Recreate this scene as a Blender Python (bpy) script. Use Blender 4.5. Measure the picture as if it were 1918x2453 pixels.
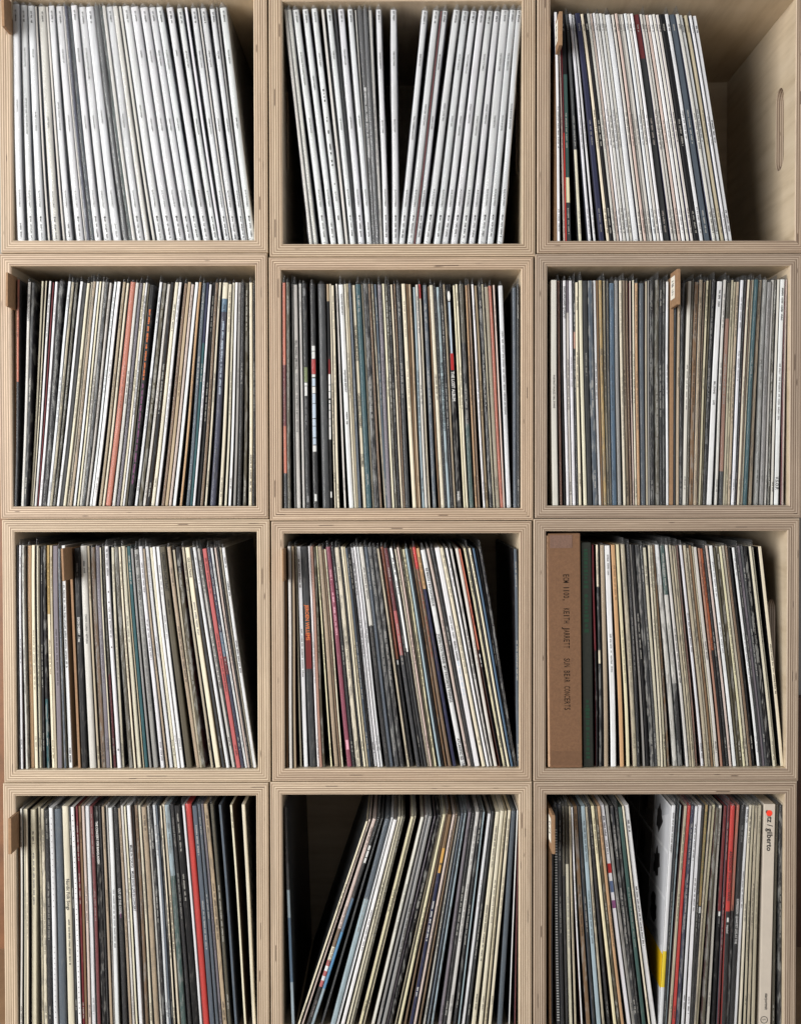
import bpy, bmesh, math, random
from mathutils import Matrix, Vector, Euler, noise
random.seed(7)
scene = bpy.context.scene
COL = scene.collection
for o in list(bpy.data.objects):
    bpy.data.objects.remove(o)

# ------------------------------------------------------------------ camera
DIST = 1.58                      # camera to the front plane of the shelf (y = 0)
FPX = 2710.0                     # focal length in photograph pixels (1918 wide)
CX, CY = 959.0, 1226.5
camd = bpy.data.cameras.new('camera')
cam = bpy.data.objects.new('camera', camd)
COL.objects.link(cam)
camd.sensor_fit = 'HORIZONTAL'
camd.sensor_width = 36.0
camd.lens = 36.0 * FPX / 1918.0
camd.clip_start = 0.02
camd.clip_end = 60.0
CAMROT = Matrix.Rotation(math.radians(90 - 1.2), 3, 'X') @ Matrix.Rotation(math.radians(-0.1), 3, 'Z')
cam.location = (0, -DIST, 0)
cam.rotation_euler = CAMROT.to_euler()
scene.camera = cam

# ------------------------------------------------------------------ light
world = bpy.data.worlds.new('World')
scene.world = world
world.use_nodes = True
bg = world.node_tree.nodes['Background']
bg.inputs['Color'].default_value = (0.95, 0.97, 1.0, 1)
bg.inputs['Strength'].default_value = 0.17

def area(name, loc, target, sx, sy, power, color):
    d = bpy.data.lights.new(name, 'AREA')
    d.shape = 'RECTANGLE'
    d.size, d.size_y = sx, sy
    d.energy = power
    d.color = color
    o = bpy.data.objects.new(name, d)
    COL.objects.link(o)
    o.location = loc
    o.rotation_euler = (Vector(target) - Vector(loc)).to_track_quat('-Z', 'Y').to_euler()
    return o
# the window of the room, to the left behind the photographer
area('window_light', (-2.3, -2.3, 0.25), (0.1, 0, -0.05), 2.4, 2.4, 178, (1.0, 0.985, 0.965))
# a second, weaker window to the right
area('side_window_light', (2.4, -1.9, 0.1), (-0.1, 0, -0.05), 1.4, 2.0, 14, (0.97, 0.985, 1.0))

scene.view_settings.view_transform = 'Standard'
scene.view_settings.look = 'None'
scene.view_settings.exposure = 0.0
scene.view_settings.gamma = 1.0
scene.view_settings.use_curve_mapping = False
scene.render.engine = 'CYCLES'
scene.cycles.max_bounces = 6
scene.cycles.diffuse_bounces = 3
scene.cycles.glossy_bounces = 2
scene.cycles.transparent_max_bounces = 12

def at(px, py, Y):
    """photograph pixel -> point of the plane y = Y (metres)"""
    d = CAMROT @ Vector(((px - CX) / FPX, -(py - CY) / FPX, -1.0))
    t = (Y + DIST) / d.y
    return Vector((d.x * t, Y, d.z * t))

# ------------------------------------------------------------------ helpers
def lin(c):
    out = []
    for v in c:
        v = v / 255.0
        out.append(v / 12.92 if v <= 0.04045 else ((v + 0.055) / 1.055) ** 2.4)
    return out

def empty(name, loc=(0, 0, 0), ry=0.0):
    o = bpy.data.objects.new(name, None)
    o.empty_display_size = 0.02
    COL.objects.link(o)
    o.location = loc
    o.rotation_euler = (0, ry, 0)
    return o

def tag(o, label=None, cat=None, group=None, kind=None):
    if label: o['label'] = label
    if cat: o['category'] = cat
    if group: o['group'] = group
    if kind: o['kind'] = kind
    return o

class MB:
    """collects faces with a colour (rgb + wear) each, then becomes one mesh object"""
    def __init__(self):
        self.v, self.f, self.c = [], [], []
    def quad(self, a, b, c, d, col):
        i = len(self.v)
        self.v += [a, b, c, d]
        self.f.append((i, i + 1, i + 2, i + 3))
        self.c.append(col)
    def tri(self, a, b, c, col):
        i = len(self.v)
        self.v += [a, b, c]
        self.f.append((i, i + 1, i + 2))
        self.c.append(col)
    def grid(self, rings, cols, close=False):
        """rings: list of lists of points; cols(i, j) -> colour of face"""
        base = len(self.v)
        n = len(rings[0])
        for r in rings: self.v += r
        for i in range(len(rings) - 1):
            for j in range(n if close else n - 1):
                k = (j + 1) % n
                self.f.append((base + i * n + j, base + i * n + k, base + (i + 1) * n + k, base + (i + 1) * n + j))
                self.c.append(cols(i, j))
        return base
    def box(self, p0, p1, col):
        (x0, y0, z0), (x1, y1, z1) = p0, p1
        P = [Vector(p) for p in ((x0,y0,z0),(x1,y0,z0),(x1,y1,z0),(x0,y1,z0),(x0,y0,z1),(x1,y0,z1),(x1,y1,z1),(x0,y1,z1))]
        for q in ((0,3,2,1),(4,5,6,7),(0,1,5,4),(1,2,6,5),(2,3,7,6),(3,0,4,7)):
            self.quad(*[P[k] for k in q], col)
    def xform(self, M, start=0):
        for k in range(start, len(self.v)):
            self.v[k] = M @ Vector(self.v[k])
    def add(self, other, M=None):
        b = len(self.v)
        self.v += [(M @ Vector(p)) if M else p for p in other.v]
        self.f += [tuple(b + k for k in q) for q in other.f]
        self.c += other.c
    def build(self, name, mat, parent=None, smooth=False):
        me = bpy.data.meshes.new(name)
        me.from_pydata([tuple(p) for p in self.v], [], self.f)
        ca = me.color_attributes.new('Col', 'FLOAT_COLOR', 'CORNER')
        buf = []
        for q, c in zip(self.f, self.c):
            buf += list(c) * len(q)
        ca.data.foreach_set('color', buf)
        if smooth:
            me.polygons.foreach_set('use_smooth', [True] * len(me.polygons))
        me.materials.append(mat)
        me.update()
        o = bpy.data.objects.new(name, me)
        COL.objects.link(o)
        if parent: o.parent = parent
        return o

# ------------------------------------------------------------------ materials
def newmat(name):
    m = bpy.data.materials.new(name)
    m.use_nodes = True
    nt = m.node_tree
    return m, nt, nt.nodes, nt.links, nt.nodes['Principled BSDF']

def math_node(N, L, op, a, b=None):
    n = N.new('ShaderNodeMath'); n.operation = op
    for i, v in enumerate((a, b)):
        if v is None: continue
        if isinstance(v, (int, float)): n.inputs[i].default_value = v
        else: L.new(v, n.inputs[i])
    return n.outputs[0]

def mix_col(N, L, fac, a, b, mode='MIX'):
    n = N.new('ShaderNodeMix'); n.data_type = 'RGBA'; n.blend_type = mode
    for sock, v in ((n.inputs[0], fac), (n.inputs[6], a), (n.inputs[7], b)):
        if isinstance(v, (int, float)): sock.default_value = v
        elif isinstance(v, tuple): sock.default_value = v
        else: L.new(v, sock)
    return n.outputs[2]

def noise_node(N, L, vec, scale, detail=3.0, rough=0.55):
    n = N.new('ShaderNodeTexNoise')
    n.inputs['Scale'].default_value = scale
    n.inputs['Detail'].default_value = detail
    n.inputs['Roughness'].default_value = rough
    L.new(vec, n.inputs['Vector'])
    return n.outputs['Fac']

def mapping(N, L, vec, scale):
    n = N.new('ShaderNodeMapping')
    n.inputs['Scale'].default_value = scale
    L.new(vec, n.inputs['Vector'])
    return n.outputs[0]

def ramp(N, L, fac, stops):
    n = N.new('ShaderNodeValToRGB')
    el = n.color_ramp.elements
    while len(el) < len(stops): el.new(0.5)
    for e, (p, c) in zip(el, stops):
        e.position = p
        e.color = c if len(c) == 4 else (*c, 1)
    L.new(fac, n.inputs[0])
    return n.outputs[0]

def ply_material():
    m, nt, N, L, P = newmat('birch_ply_edge')
    uv = N.new('ShaderNodeUVMap').outputs[0]
    sep = N.new('ShaderNodeSeparateXYZ'); L.new(uv, sep.inputs[0])
    info = N.new('ShaderNodeObjectInfo')
    u0, v = sep.outputs[0], sep.outputs[1]
    u = math_node(N, L, 'ADD', u0, math_node(N, L, 'MULTIPLY', info.outputs['Random'], 37.0))
    # v runs 0..13 over the thirteen veneers
    cmb = N.new('ShaderNodeCombineXYZ'); L.new(u, cmb.inputs[0]); L.new(math_node(N, L, 'MULTIPLY', v, 0.02), cmb.inputs[1])
    wob = noise_node(N, L, cmb.outputs[0], 9.0, 2.0)
    v2 = math_node(N, L, 'ADD', v, math_node(N, L, 'MULTIPLY', math_node(N, L, 'SUBTRACT', wob, 0.5), 0.55))
    lay = math_node(N, L, 'FLOOR', v2)
    fr = math_node(N, L, 'FRACT', v2)
    odd = math_node(N, L, 'MODULO', math_node(N, L, 'ABSOLUTE', lay), 2.0)
    wn = N.new('ShaderNodeTexWhiteNoise'); wn.noise_dimensions = '2D'
    c2 = N.new('ShaderNodeCombineXYZ'); L.new(lay, c2.inputs[0]); L.new(math_node(N, L, 'MULTIPLY', info.outputs['Random'], 91.0), c2.inputs[1])
    L.new(c2.outputs[0], wn.inputs['Vector'])
    rnd = wn.outputs['Value']
    light = mix_col(N, L, rnd, (0.80, 0.67, 0.515, 1), (0.67, 0.545, 0.41, 1))
    dark = mix_col(N, L, rnd, (0.31, 0.222, 0.152, 1), (0.47, 0.36, 0.262, 1))
    col = mix_col(N, L, odd, light, dark)
    # glue lines
    g = math_node(N, L, 'LESS_THAN', fr, 0.2)
    col = mix_col(N, L, math_node(N, L, 'MULTIPLY', g, 0.55), col, (0.17, 0.11, 0.07, 1))
    # fibre grain along the board
    c3 = N.new('ShaderNodeCombineXYZ')
    L.new(math_node(N, L, 'MULTIPLY', u, 14.0), c3.inputs[0]); L.new(math_node(N, L, 'MULTIPLY', v, 2.3), c3.inputs[1]); L.new(lay, c3.inputs[2])
    gr = noise_node(N, L, c3.outputs[0], 3.0, 5.0, 0.7)
    col = mix_col(N, L, 1.0, col, ramp(N, L, gr, [(0.25, (0.62, 0.58, 0.55)), (0.6, (1.06, 1.06, 1.06))]), 'MULTIPLY')
    # broad grey-brown staining that differs from board to board
    c4 = N.new('ShaderNodeCombineXYZ'); L.new(u, c4.inputs[0]); L.new(math_node(N, L, 'MULTIPLY', v, 0.05), c4.inputs[1])
    st = noise_node(N, L, c4.outputs[0], 5.0, 3.0)
    col = mix_col(N, L, 1.0, col, ramp(N, L, st, [(0.3, (0.80, 0.78, 0.77)), (0.65, (1.03, 1.02, 1.0))]), 'MULTIPLY')
    # voids and knots in single veneers
    c5 = N.new('ShaderNodeCombineXYZ'); L.new(math_node(N, L, 'MULTIPLY', u, 1.0), c5.inputs[0]); L.new(math_node(N, L, 'MULTIPLY', lay, 3.7), c5.inputs[1])
    vo = noise_node(N, L, c5.outputs[0], 17.0, 1.0)
    vm = ramp(N, L, vo, [(0.705, (0, 0, 0)), (0.725, (1, 1, 1))])
    inn = math_node(N, L, 'MULTIPLY', math_node(N, L, 'GREATER_THAN', fr, 0.25), math_node(N, L, 'LESS_THAN', fr, 0.9))
    vm = math_node(N, L, 'MULTIPLY', vm, inn)
    col = mix_col(N, L, math_node(N, L, 'MULTIPLY', vm, 0.85), col, (0.07, 0.04, 0.025, 1))
    col = mix_col(N, L, 1.0, col, info.outputs['Color'], 'MULTIPLY')
    L.new(col, P.inputs['Base Color'])
    P.inputs['Roughness'].default_value = 0.5
    P.inputs['Specular IOR Level'].default_value = 0.35
    b = N.new('ShaderNodeBump'); b.inputs['Strength'].default_value = 0.25; b.inputs['Distance'].default_value = 0.0004
    L.new(gr, b.inputs['Height']); L.new(b.outputs[0], P.inputs['Normal'])
    return m

def veneer_material():
    m, nt, N, L, P = newmat('birch_veneer')
    uv = N.new('ShaderNodeUVMap').outputs[0]
    info = N.new('ShaderNodeObjectInfo')
    ad = N.new('ShaderNodeVectorMath'); ad.operation = 'ADD'
    L.new(uv, ad.inputs[0])
    sc = N.new('ShaderNodeVectorMath'); sc.operation = 'SCALE'; sc.inputs[0].default_value = (13, 7, 3)
    L.new(info.outputs['Random'], sc.inputs['Scale']); L.new(sc.outputs[0], ad.inputs[1])
    v = mapping(N, L, ad.outputs[0], (3.0, 26.0, 1.0))
    g = noise_node(N, L, v, 2.0, 6.0, 0.65)
    col = ramp(N, L, g, [(0.25, (0.53, 0.42, 0.285)), (0.5, (0.66, 0.545, 0.395)), (0.75, (0.72, 0.605, 0.455))])
    v2 = mapping(N, L, ad.outputs[0], (14.0, 9.0, 1.0))
    f = noise_node(N, L, v2, 1.0, 2.0)
    col = mix_col(N, L, 1.0, col, ramp(N, L, f, [(0.3, (0.92, 0.91, 0.9)), (0.7, (1.03, 1.03, 1.02))]), 'MULTIPLY')
    L.new(col, P.inputs['Base Color'])
    P.inputs['Roughness'].default_value = 0.42
    P.inputs['Specular IOR Level'].default_value = 0.35
    return m

def card_material(name, wear_scale=1.0, rough=0.5):
    """printed paper: colour and amount of wear come with each face"""
    m, nt, N, L, P = newmat(name)
    at_ = N.new('ShaderNodeAttribute'); at_.attribute_name = 'Col'
    base, wear = at_.outputs['Color'], at_.outputs['Alpha']
    pos = N.new('ShaderNodeNewGeometry').outputs['Position']
    # soft tone drift along the spine
    n1 = noise_node(N, L, mapping(N, L, pos, (170, 20, 16)), 1.0, 4.0, 0.6)
    col = mix_col(N, L, 1.0, base, ramp(N, L, n1, [(0.25, (0.85, 0.845, 0.83)), (0.62, (1.04, 1.04, 1.04))]), 'MULTIPLY')
    # scuffs: pale on dark, brown on pale
    n2 = noise_node(N, L, mapping(N, L, pos, (420, 60, 75)), 1.0, 5.0, 0.72)
    lum = N.new('ShaderNodeRGBToBW'); L.new(base, lum.inputs[0])
    isl = ramp(N, L, lum.outputs[0], [(0.10, (0.32, 0.30, 0.27)), (0.35, (0.20, 0.165, 0.12))])
    sm = ramp(N, L, n2, [(0.54, (0, 0, 0)), (0.66, (1, 1, 1))])
    col = mix_col(N, L, math_node(N, L, 'MULTIPLY', math_node(N, L, 'MULTIPLY', sm, wear), 0.45), col, isl)
    # printed picture fragments that run over the spine of busy sleeves
    n3 = noise_node(N, L, mapping(N, L, pos, (300, 30, 45)), 1.0, 4.0, 0.6)
    pm = ramp(N, L, n3, [(0.52, (0, 0, 0)), (0.58, (1, 1, 1))])
    busy = ramp(N, L, wear, [(0.6, (0, 0, 0)), (0.75, (1, 1, 1))])
    inv = ramp(N, L, lum.outputs[0], [(0.12, (0.34, 0.34, 0.32)), (0.3, (0.10, 0.095, 0.085))])
    col = mix_col(N, L, math_node(N, L, 'MULTIPLY', math_node(N, L, 'MULTIPLY', pm, busy), 0.5), col, inv)
    L.new(col, P.inputs['Base Color'])
    P.inputs['Roughness'].default_value = rough
    P.inputs['Specular IOR Level'].default_value = 0.3
    b = N.new('ShaderNodeBump'); b.inputs['Strength'].default_value = 0.3; b.inputs['Distance'].default_value = 0.0003
    L.new(n2, b.inputs['Height']); L.new(b.outputs[0], P.inputs['Normal'])
    return m

def ink_material():
    m, nt, N, L, P = newmat('print_ink')
    a = N.new('ShaderNodeAttribute'); a.attribute_name = 'Col'
    L.new(a.outputs['Color'], P.inputs['Base Color'])
    P.inputs['Roughness'].default_value = 0.5
    P.inputs['Specular IOR Level'].default_value = 0.17
    return m

def film_material(name='clear_polythene', haze=0.032, gloss=0.42, bump=0.55):
    m, nt, N, L, P = newmat(name)
    N.remove(P)
    out = N['Material Output']
    tr = N.new('ShaderNodeBsdfTransparent'); tr.inputs[0].default_value = (0.955, 0.96, 0.965, 1)
    gl = N.new('ShaderNodeBsdfGlossy'); gl.inputs['Roughness'].default_value = 0.16
    df = N.new('ShaderNodeBsdfDiffuse'); df.inputs[0].default_value = (0.8, 0.82, 0.84, 1)
    pos = N.new('ShaderNodeNewGeometry').outputs['Position']
    n = noise_node(N, L, mapping(N, L, pos, (330, 120, 26)), 1.0, 4.0, 0.6)
    b = N.new('ShaderNodeBump'); b.inputs['Strength'].default_value = bump; b.inputs['Distance'].default_value = 0.0012
    L.new(n, b.inputs['Height']); L.new(b.outputs[0], gl.inputs['Normal'])
    fr = N.new('ShaderNodeFresnel'); fr.inputs['IOR'].default_value = 1.5
    L.new(b.outputs[0], fr.inputs['Normal'])
    m1 = N.new('ShaderNodeMixShader'); m1.inputs[0].default_value = haze
    L.new(tr.outputs[0], m1.inputs[1]); L.new(df.outputs[0], m1.inputs[2])
    m2 = N.new('ShaderNodeMixShader')
    L.new(math_node(N, L, 'MINIMUM', math_node(N, L, 'MULTIPLY', fr.outputs[0], gloss), 0.5), m2.inputs[0])
    L.new(m1.outputs[0], m2.inputs[1]); L.new(gl.outputs[0], m2.inputs[2])
    L.new(m2.outputs[0], out.inputs['Surface'])
    return m

def plain(name, rgb, rough=0.6, nscale=60.0, var=0.25):
    m, nt, N, L, P = newmat(name)
    tc = N.new('ShaderNodeNewGeometry').outputs['Position']
    n = noise_node(N, L, tc, nscale, 5.0, 0.65)
    a = tuple(c * (1 - var) for c in rgb); b = tuple(min(1, c * (1 + var * 0.6)) for c in rgb)
    L.new(ramp(N, L, n, [(0.3, a), (0.7, b)]), P.inputs['Base Color'])
    P.inputs['Roughness'].default_value = rough
    return m

PLY = ply_material()
VEN = veneer_material()
CARD = card_material('printed_card')
INK = ink_material()
FILM = film_material()
FILM2 = film_material('crinkled_polythene', 0.125, 1.2, 0.9)
KRAFT = plain('brown_board', tuple(lin((152, 119, 88))), 0.75, 260.0, 0.18)
KRAFT_BOX = plain('brown_box_board', tuple(lin((120, 87, 61))), 0.75, 330.0, 0.2)
PAPER = plain('label_paper', tuple(lin((238, 234, 222))), 0.6, 50.0, 0.05)

# ------------------------------------------------------------------ the setting
def sheet(name, pts, mat):
    me = bpy.data.meshes.new(name)
    me.from_pydata([tuple(p) for p in pts], [], [(0, 1, 2, 3)])
    me.materials.append(mat)
    o = bpy.data.objects.new(name, me)
    COL.objects.link(o)
    return tag(o, kind='structure')

FLOOR_Z = at(959, 2508, 0).z - 0.001
WALL_Y = 0.372
sheet('floor', [(-3, -3.5, FLOOR_Z), (3, -3.5, FLOOR_Z), (3, WALL_Y, FLOOR_Z), (-3, WALL_Y, FLOOR_Z)],
      plain('oak_floor', (0.30, 0.20, 0.12), 0.45, 9.0, 0.3))
sheet('wall', [(-3, WALL_Y, FLOOR_Z), (3, WALL_Y, FLOOR_Z), (3, WALL_Y, 1.6), (-3, WALL_Y, 1.6)],
      plain('grey_plaster', tuple(lin((150, 148, 146))), 0.85, 30.0, 0.1))
brown = plain('brown_wood_panel', tuple(lin((124, 84, 54))), 0.5, 22.0, 0.3)
dkbrown = plain('dark_wood_panel', tuple(lin((80, 50, 32))), 0.5, 22.0, 0.3)
def slab(name, p0, p1, mat):
    b = MB(); b.box(p0, p1, (1, 1, 1, 0))
    return tag(b.build(name, mat), kind='structure')
pl = at(-260, 700, 0.3); pr = at(1700, 1672, 0.3)
slab('wall_panel', (-1.0, 0.345, FLOOR_Z), (-0.30, WALL_Y - 0.001, pl.z), brown)
slab('skirting', (0.20, 0.345, FLOOR_Z), (1.0, WALL_Y - 0.001, at(1915, 1672, 0.345).z), dkbrown)

# ------------------------------------------------------------------ the plywood cubes
# inner opening in photograph pixels: left, right, top, bottom
OPEN = {
 (1,1): (30, 608, -4, 575),     (1,2): (677, 1250.4, 1, 583.5),  (1,3): (1318, 1905, -8, 576),
 (2,1): (29, 612.5, 636, 1213), (2,2): (674, 1248, 645, 1217.7), (2,3): (1310.5, 1891, 636.5, 1211),
 (3,1): (37.5, 616.6, 1274, 1845), (3,2): (681, 1244, 1277.5, 1842), (3,3): (1307, 1884, 1272, 1841.6),
 (4,1): (40, 615, 1907, 2476),  (4,2): (677, 1243, 1904, 2471),  (4,3): (1308.5, 1878, 1903.5, 2473),
}
DEPTH = 0.345
BACK = 0.330
ROWN = {1: 'top', 2: 'second', 3: 'third', 4: 'bottom'}
COLN = {1: 'left', 2: 'middle', 3: 'right'}
def place(r, c): return f'{ROWN[r]}-row {COLN[c]} cube'
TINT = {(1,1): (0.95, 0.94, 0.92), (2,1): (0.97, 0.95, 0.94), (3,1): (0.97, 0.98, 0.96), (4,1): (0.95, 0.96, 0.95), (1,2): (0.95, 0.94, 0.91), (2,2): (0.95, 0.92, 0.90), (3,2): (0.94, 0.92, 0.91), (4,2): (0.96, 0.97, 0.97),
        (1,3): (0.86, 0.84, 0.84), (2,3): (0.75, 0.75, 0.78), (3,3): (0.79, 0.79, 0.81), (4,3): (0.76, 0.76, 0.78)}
CUBE = {}

def slot_loop(yc, zc, w, h, n=10):
    pts = []
    r = w / 2
    for k in range(n + 1):
        a = math.pi * k / n
        pts.append((yc + r * math.cos(a), zc + h / 2 - r + r * math.sin(a)))
    for k in range(n + 1):
        a = math.pi + math.pi * k / n
        pts.append((yc + r * math.cos(a), zc - h / 2 + r + r * math.sin(a)))
    return pts

def board(name, parent, outer, inner, side, hole=None, tint=(1, 1, 1)):
    """mitred board. outer/inner: ((a0, t), (a1, t)) ends on the outer and inner face.
    side: 'L','R' (a = z, t = x) or 'T','B' (a = x, t = z)"""
    bm = bmesh.new()
    uvl = bm.loops.layers.uv.new('UVMap')
    (o0, to), (o1, _) = outer
    (i0, ti), (i1, _) = inner
    th = abs(ti - to)
    def P(a, t, y):
        return (t, y, a) if side in 'LR' else (a, y, t)
    bev = 0.0012
    def face(vs, mi, smooth=False):
        try: f = bm.faces.new(vs)
        except ValueError: return
        f.material_index = mi
        f.smooth = smooth
        for l in f.loops:
            co = l.vert.co
            a, t = (co.z, co.x) if side in 'LR' else (co.x, co.z)
            if mi == 0: l[uvl].uv = (a, abs(t - to) / th * 11.0)
            else: l[uvl].uv = (co.y, a)
    # profile across the thickness and the depth, eased front arrises
    prof = [(0.0, DEPTH), (0.0, bev), (bev / th, 0.0), (1 - bev / th, 0.0), (1.0, bev), (1.0, DEPTH)]
    rows = []
    for (t, y) in prof:
        tt = to + (ti - to) * t
        a0 = o0 + (i0 - o0) * t; a1 = o1 + (i1 - o1) * t
        rows.append((bm.verts.new(P(a0, tt, y)), bm.verts.new(P(a1, tt, y))))
    holes = []
    for k in range(5):
        (p, q), (r, s) = rows[k], rows[k + 1]
        if hole and k in (0, 4):
            loop = [bm.verts.new(P(z, to if k == 0 else ti, y)) for (y, z) in hole]
            holes.append(loop)
            es = []
            quad = [p, q, s, r]
            for ring in (quad, loop):
                for i in range(len(ring)):
                    a, b = ring[i], ring[(i + 1) % len(ring)]
                    e = bm.edges.get((a, b)) or bm.edges.new((a, b))
                    es.append(e)
            res = bmesh.ops.triangle_fill(bm, use_beauty=True, edges=es)
            for g in res['geom']:
                if isinstance(g, bmesh.types.BMFace):
                    g.material_index = 1
                    for l in g.loops:
                        l[uvl].uv = (l.vert.co.y, l.vert.co.z)
        else:
            face([p, q, s, r], 1 if k in (0, 4) else 0)
    if hole:
        A, B = holes
        for i in range(len(A)):
            j = (i + 1) % len(A)
            f = bm.faces.new([A[i], A[j], B[j], B[i]])
            f.material_index = 0
            for l in f.loops:
                l[uvl].uv = (l.vert.co.z + l.vert.co.y, abs(l.vert.co.x - to) / th * 11.0)
    face([rows[5][0], rows[5][1], rows[0][1], rows[0][0]], 0)
    face([rw[0] for rw in rows], 1)
    face([rw[1] for rw in reversed(rows)], 1)
    bmesh.ops.recalc_face_normals(bm, faces=bm.faces[:])
    me = bpy.data.meshes.new(name)
    bm.to_mesh(me); bm.free()
    me.materials.append(PLY); me.materials.append(VEN)
    o = bpy.data.objects.new(name, me)
    COL.objects.link(o)
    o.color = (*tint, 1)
    o.parent = parent
    return o

for (r, c), (l, rr, t, b) in OPEN.items():
    ym, xm = (t + b) / 2, (l + rr) / 2
    xl, xr = at(l, ym, 0).x, at(rr, ym, 0).x
    zt, zb = at(xm, t, 0).z, at(xm, b, 0).z
    # outer edges: half way to the neighbour, less a hairline gap
    def px_mid(cc):
        a, d = OPEN[(r, cc)], OPEN[(r, cc + 1)]
        return at((a[1] + d[0]) / 2, ym, 0).x
    gap = 0.0012
    ol = xl - 0.0178 if c == 1 else px_mid(c - 1) + gap
    orr = xr + 0.0172 if c == 3 else px_mid(c) - gap
    def pz_mid(ra):
        a, d = OPEN[(ra, c)], OPEN[(ra + 1, c)]
        return at(xm, (a[3] + d[2]) / 2, 0).z
    ot = zt + 0.0178 if r == 1 else pz_mid(r - 1) - 0.0005
    ob = FLOOR_Z if r == 4 else pz_mid(r) + 0.0005
    CUBE[(r, c)] = (xl, xr, zt, zb)
    root = empty('plywood_cube', ((ol + orr) / 2, 0, ob))
    tag(root, f'open birch plywood cube holding records, {COLN[c]} one of the {ROWN[r]} row', 'storage cube', 'stacked plywood record cubes')
    ox, oz = (ol + orr) / 2, ob
    jit = random.uniform(0.96, 1.03)
    def tn():
        k = jit * random.uniform(0.97, 1.03)
        return tuple(v * k for v in TINT[(r, c)])
    def rel(v, base): return v - base
    L_, R_, T_, B_ = ol - ox, orr - ox, ot - oz, ob - oz
    l_, r_, t_, b_ = xl - ox, xr - ox, zt - oz, zb - oz
    zc = (t_ + b_) / 2 + 0.006
    hole = slot_loop(0.066, zc, 0.035, 0.118)
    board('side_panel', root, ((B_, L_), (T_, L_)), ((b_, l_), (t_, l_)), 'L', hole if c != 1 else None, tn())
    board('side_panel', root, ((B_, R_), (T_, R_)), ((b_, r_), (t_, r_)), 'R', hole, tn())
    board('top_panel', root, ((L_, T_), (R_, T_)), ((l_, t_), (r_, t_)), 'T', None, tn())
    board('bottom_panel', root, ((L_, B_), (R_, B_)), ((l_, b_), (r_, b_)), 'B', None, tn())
    bm = bmesh.new()
    uvl = bm.loops.layers.uv.new('UVMap')
    vs = [bm.verts.new((x, y, z)) for y in (BACK, BACK + 0.008) for (x, z) in ((l_ + .0002, b_ + .0002), (r_ - .0002, b_ + .0002), (r_ - .0002, t_ - .0002), (l_ + .0002, t_ - .0002))]
    for q in ((0, 1, 2, 3), (7, 6, 5, 4), (0, 4, 5, 1), (1, 5, 6, 2), (2, 6, 7, 3), (3, 7, 4, 0)):
        f = bm.faces.new([vs[k] for k in q])
        for lp in f.loops: lp[uvl].uv = (lp.vert.co.x, lp.vert.co.z)
    me = bpy.data.meshes.new('back_panel'); bm.to_mesh(me); bm.free()
    me.materials.append(VEN)
    o = bpy.data.objects.new('back_panel', me); COL.objects.link(o); o.parent = root

# ------------------------------------------------------------------ the records, cube by cube
# colour letters (display colours of the paper)
PAL = {
 'W': (230, 231, 233), 'w': (212, 209, 202), 'C': (224, 216, 193), 'c': (186, 176, 152), 'B': (176, 158, 132), 'b': (122, 98, 74),
 'T': (198, 160, 118), 'G': (150, 149, 146), 'g': (58, 60, 62), 'K': (25, 25, 27), 'S': (84, 94, 105), 'L': (158, 176, 184),
 'U': (82, 110, 134), 'N': (46, 49, 74), 'E': (42, 82, 88), 'R': (200, 56, 48), 'O': (190, 114, 92), 'P': (206, 188, 178),
 'M': (104, 36, 42), 'V': (122, 116, 124), 'Y': (222, 214, 180), 'D': (82, 77, 62), 'Q': (142, 66, 86), 'A': (172, 130, 112),
 'J': (150, 82, 52), 'F': (62, 88, 84), 'H': (112, 52, 54), 'X': (236, 208, 40), 'Z': (172, 146, 92), 'I': (186, 98, 98), 'a': (84, 142, 184),
}
NAME = {'W': 'white', 'w': 'off-white', 'C': 'cream', 'c': 'dull cream', 'B': 'beige', 'b': 'brown', 'T': 'tan', 'G': 'grey', 'g': 'dark grey',
 'K': 'black', 'S': 'slate grey', 'L': 'pale blue', 'U': 'blue', 'N': 'navy', 'E': 'dark teal', 'R': 'red', 'O': 'salmon', 'P': 'pale pink',
 'M': 'maroon', 'V': 'mauve grey', 'Y': 'pale yellow', 'D': 'olive grey', 'Q': 'magenta', 'A': 'rosy brown', 'J': 'rust orange', 'F': 'grey green',
 'H': 'dark red', 'X': 'yellow', 'Z': 'ochre', 'I': 'coral', 'a': 'bright blue'}

DATA = {}
def cube(r, c, xa, xb, y0, s, yt, yb, ctrl, a, b):
    off = (xb - xa) * s
    recs = []
    for k, txt in ((0, a), (off, b)):
        for tok in txt.split(';'):
            tok = tok.split()
            if not tok: continue
            recs.append((float(tok[0]) + k, float(tok[1]) + k, tok[2]))
    DATA[(r, c)] = dict(xa=xa, y0=y0, s=s, yt=yt, yb=yb, off=off, recs=recs,
                        ctrl=[(p[0] + (off if len(p) > 2 else 0), p[1] + (off if len(p) > 2 else 0)) for p in ctrl])
S1, S3, S4 = 3.5226, 3.4667, 3.64

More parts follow.
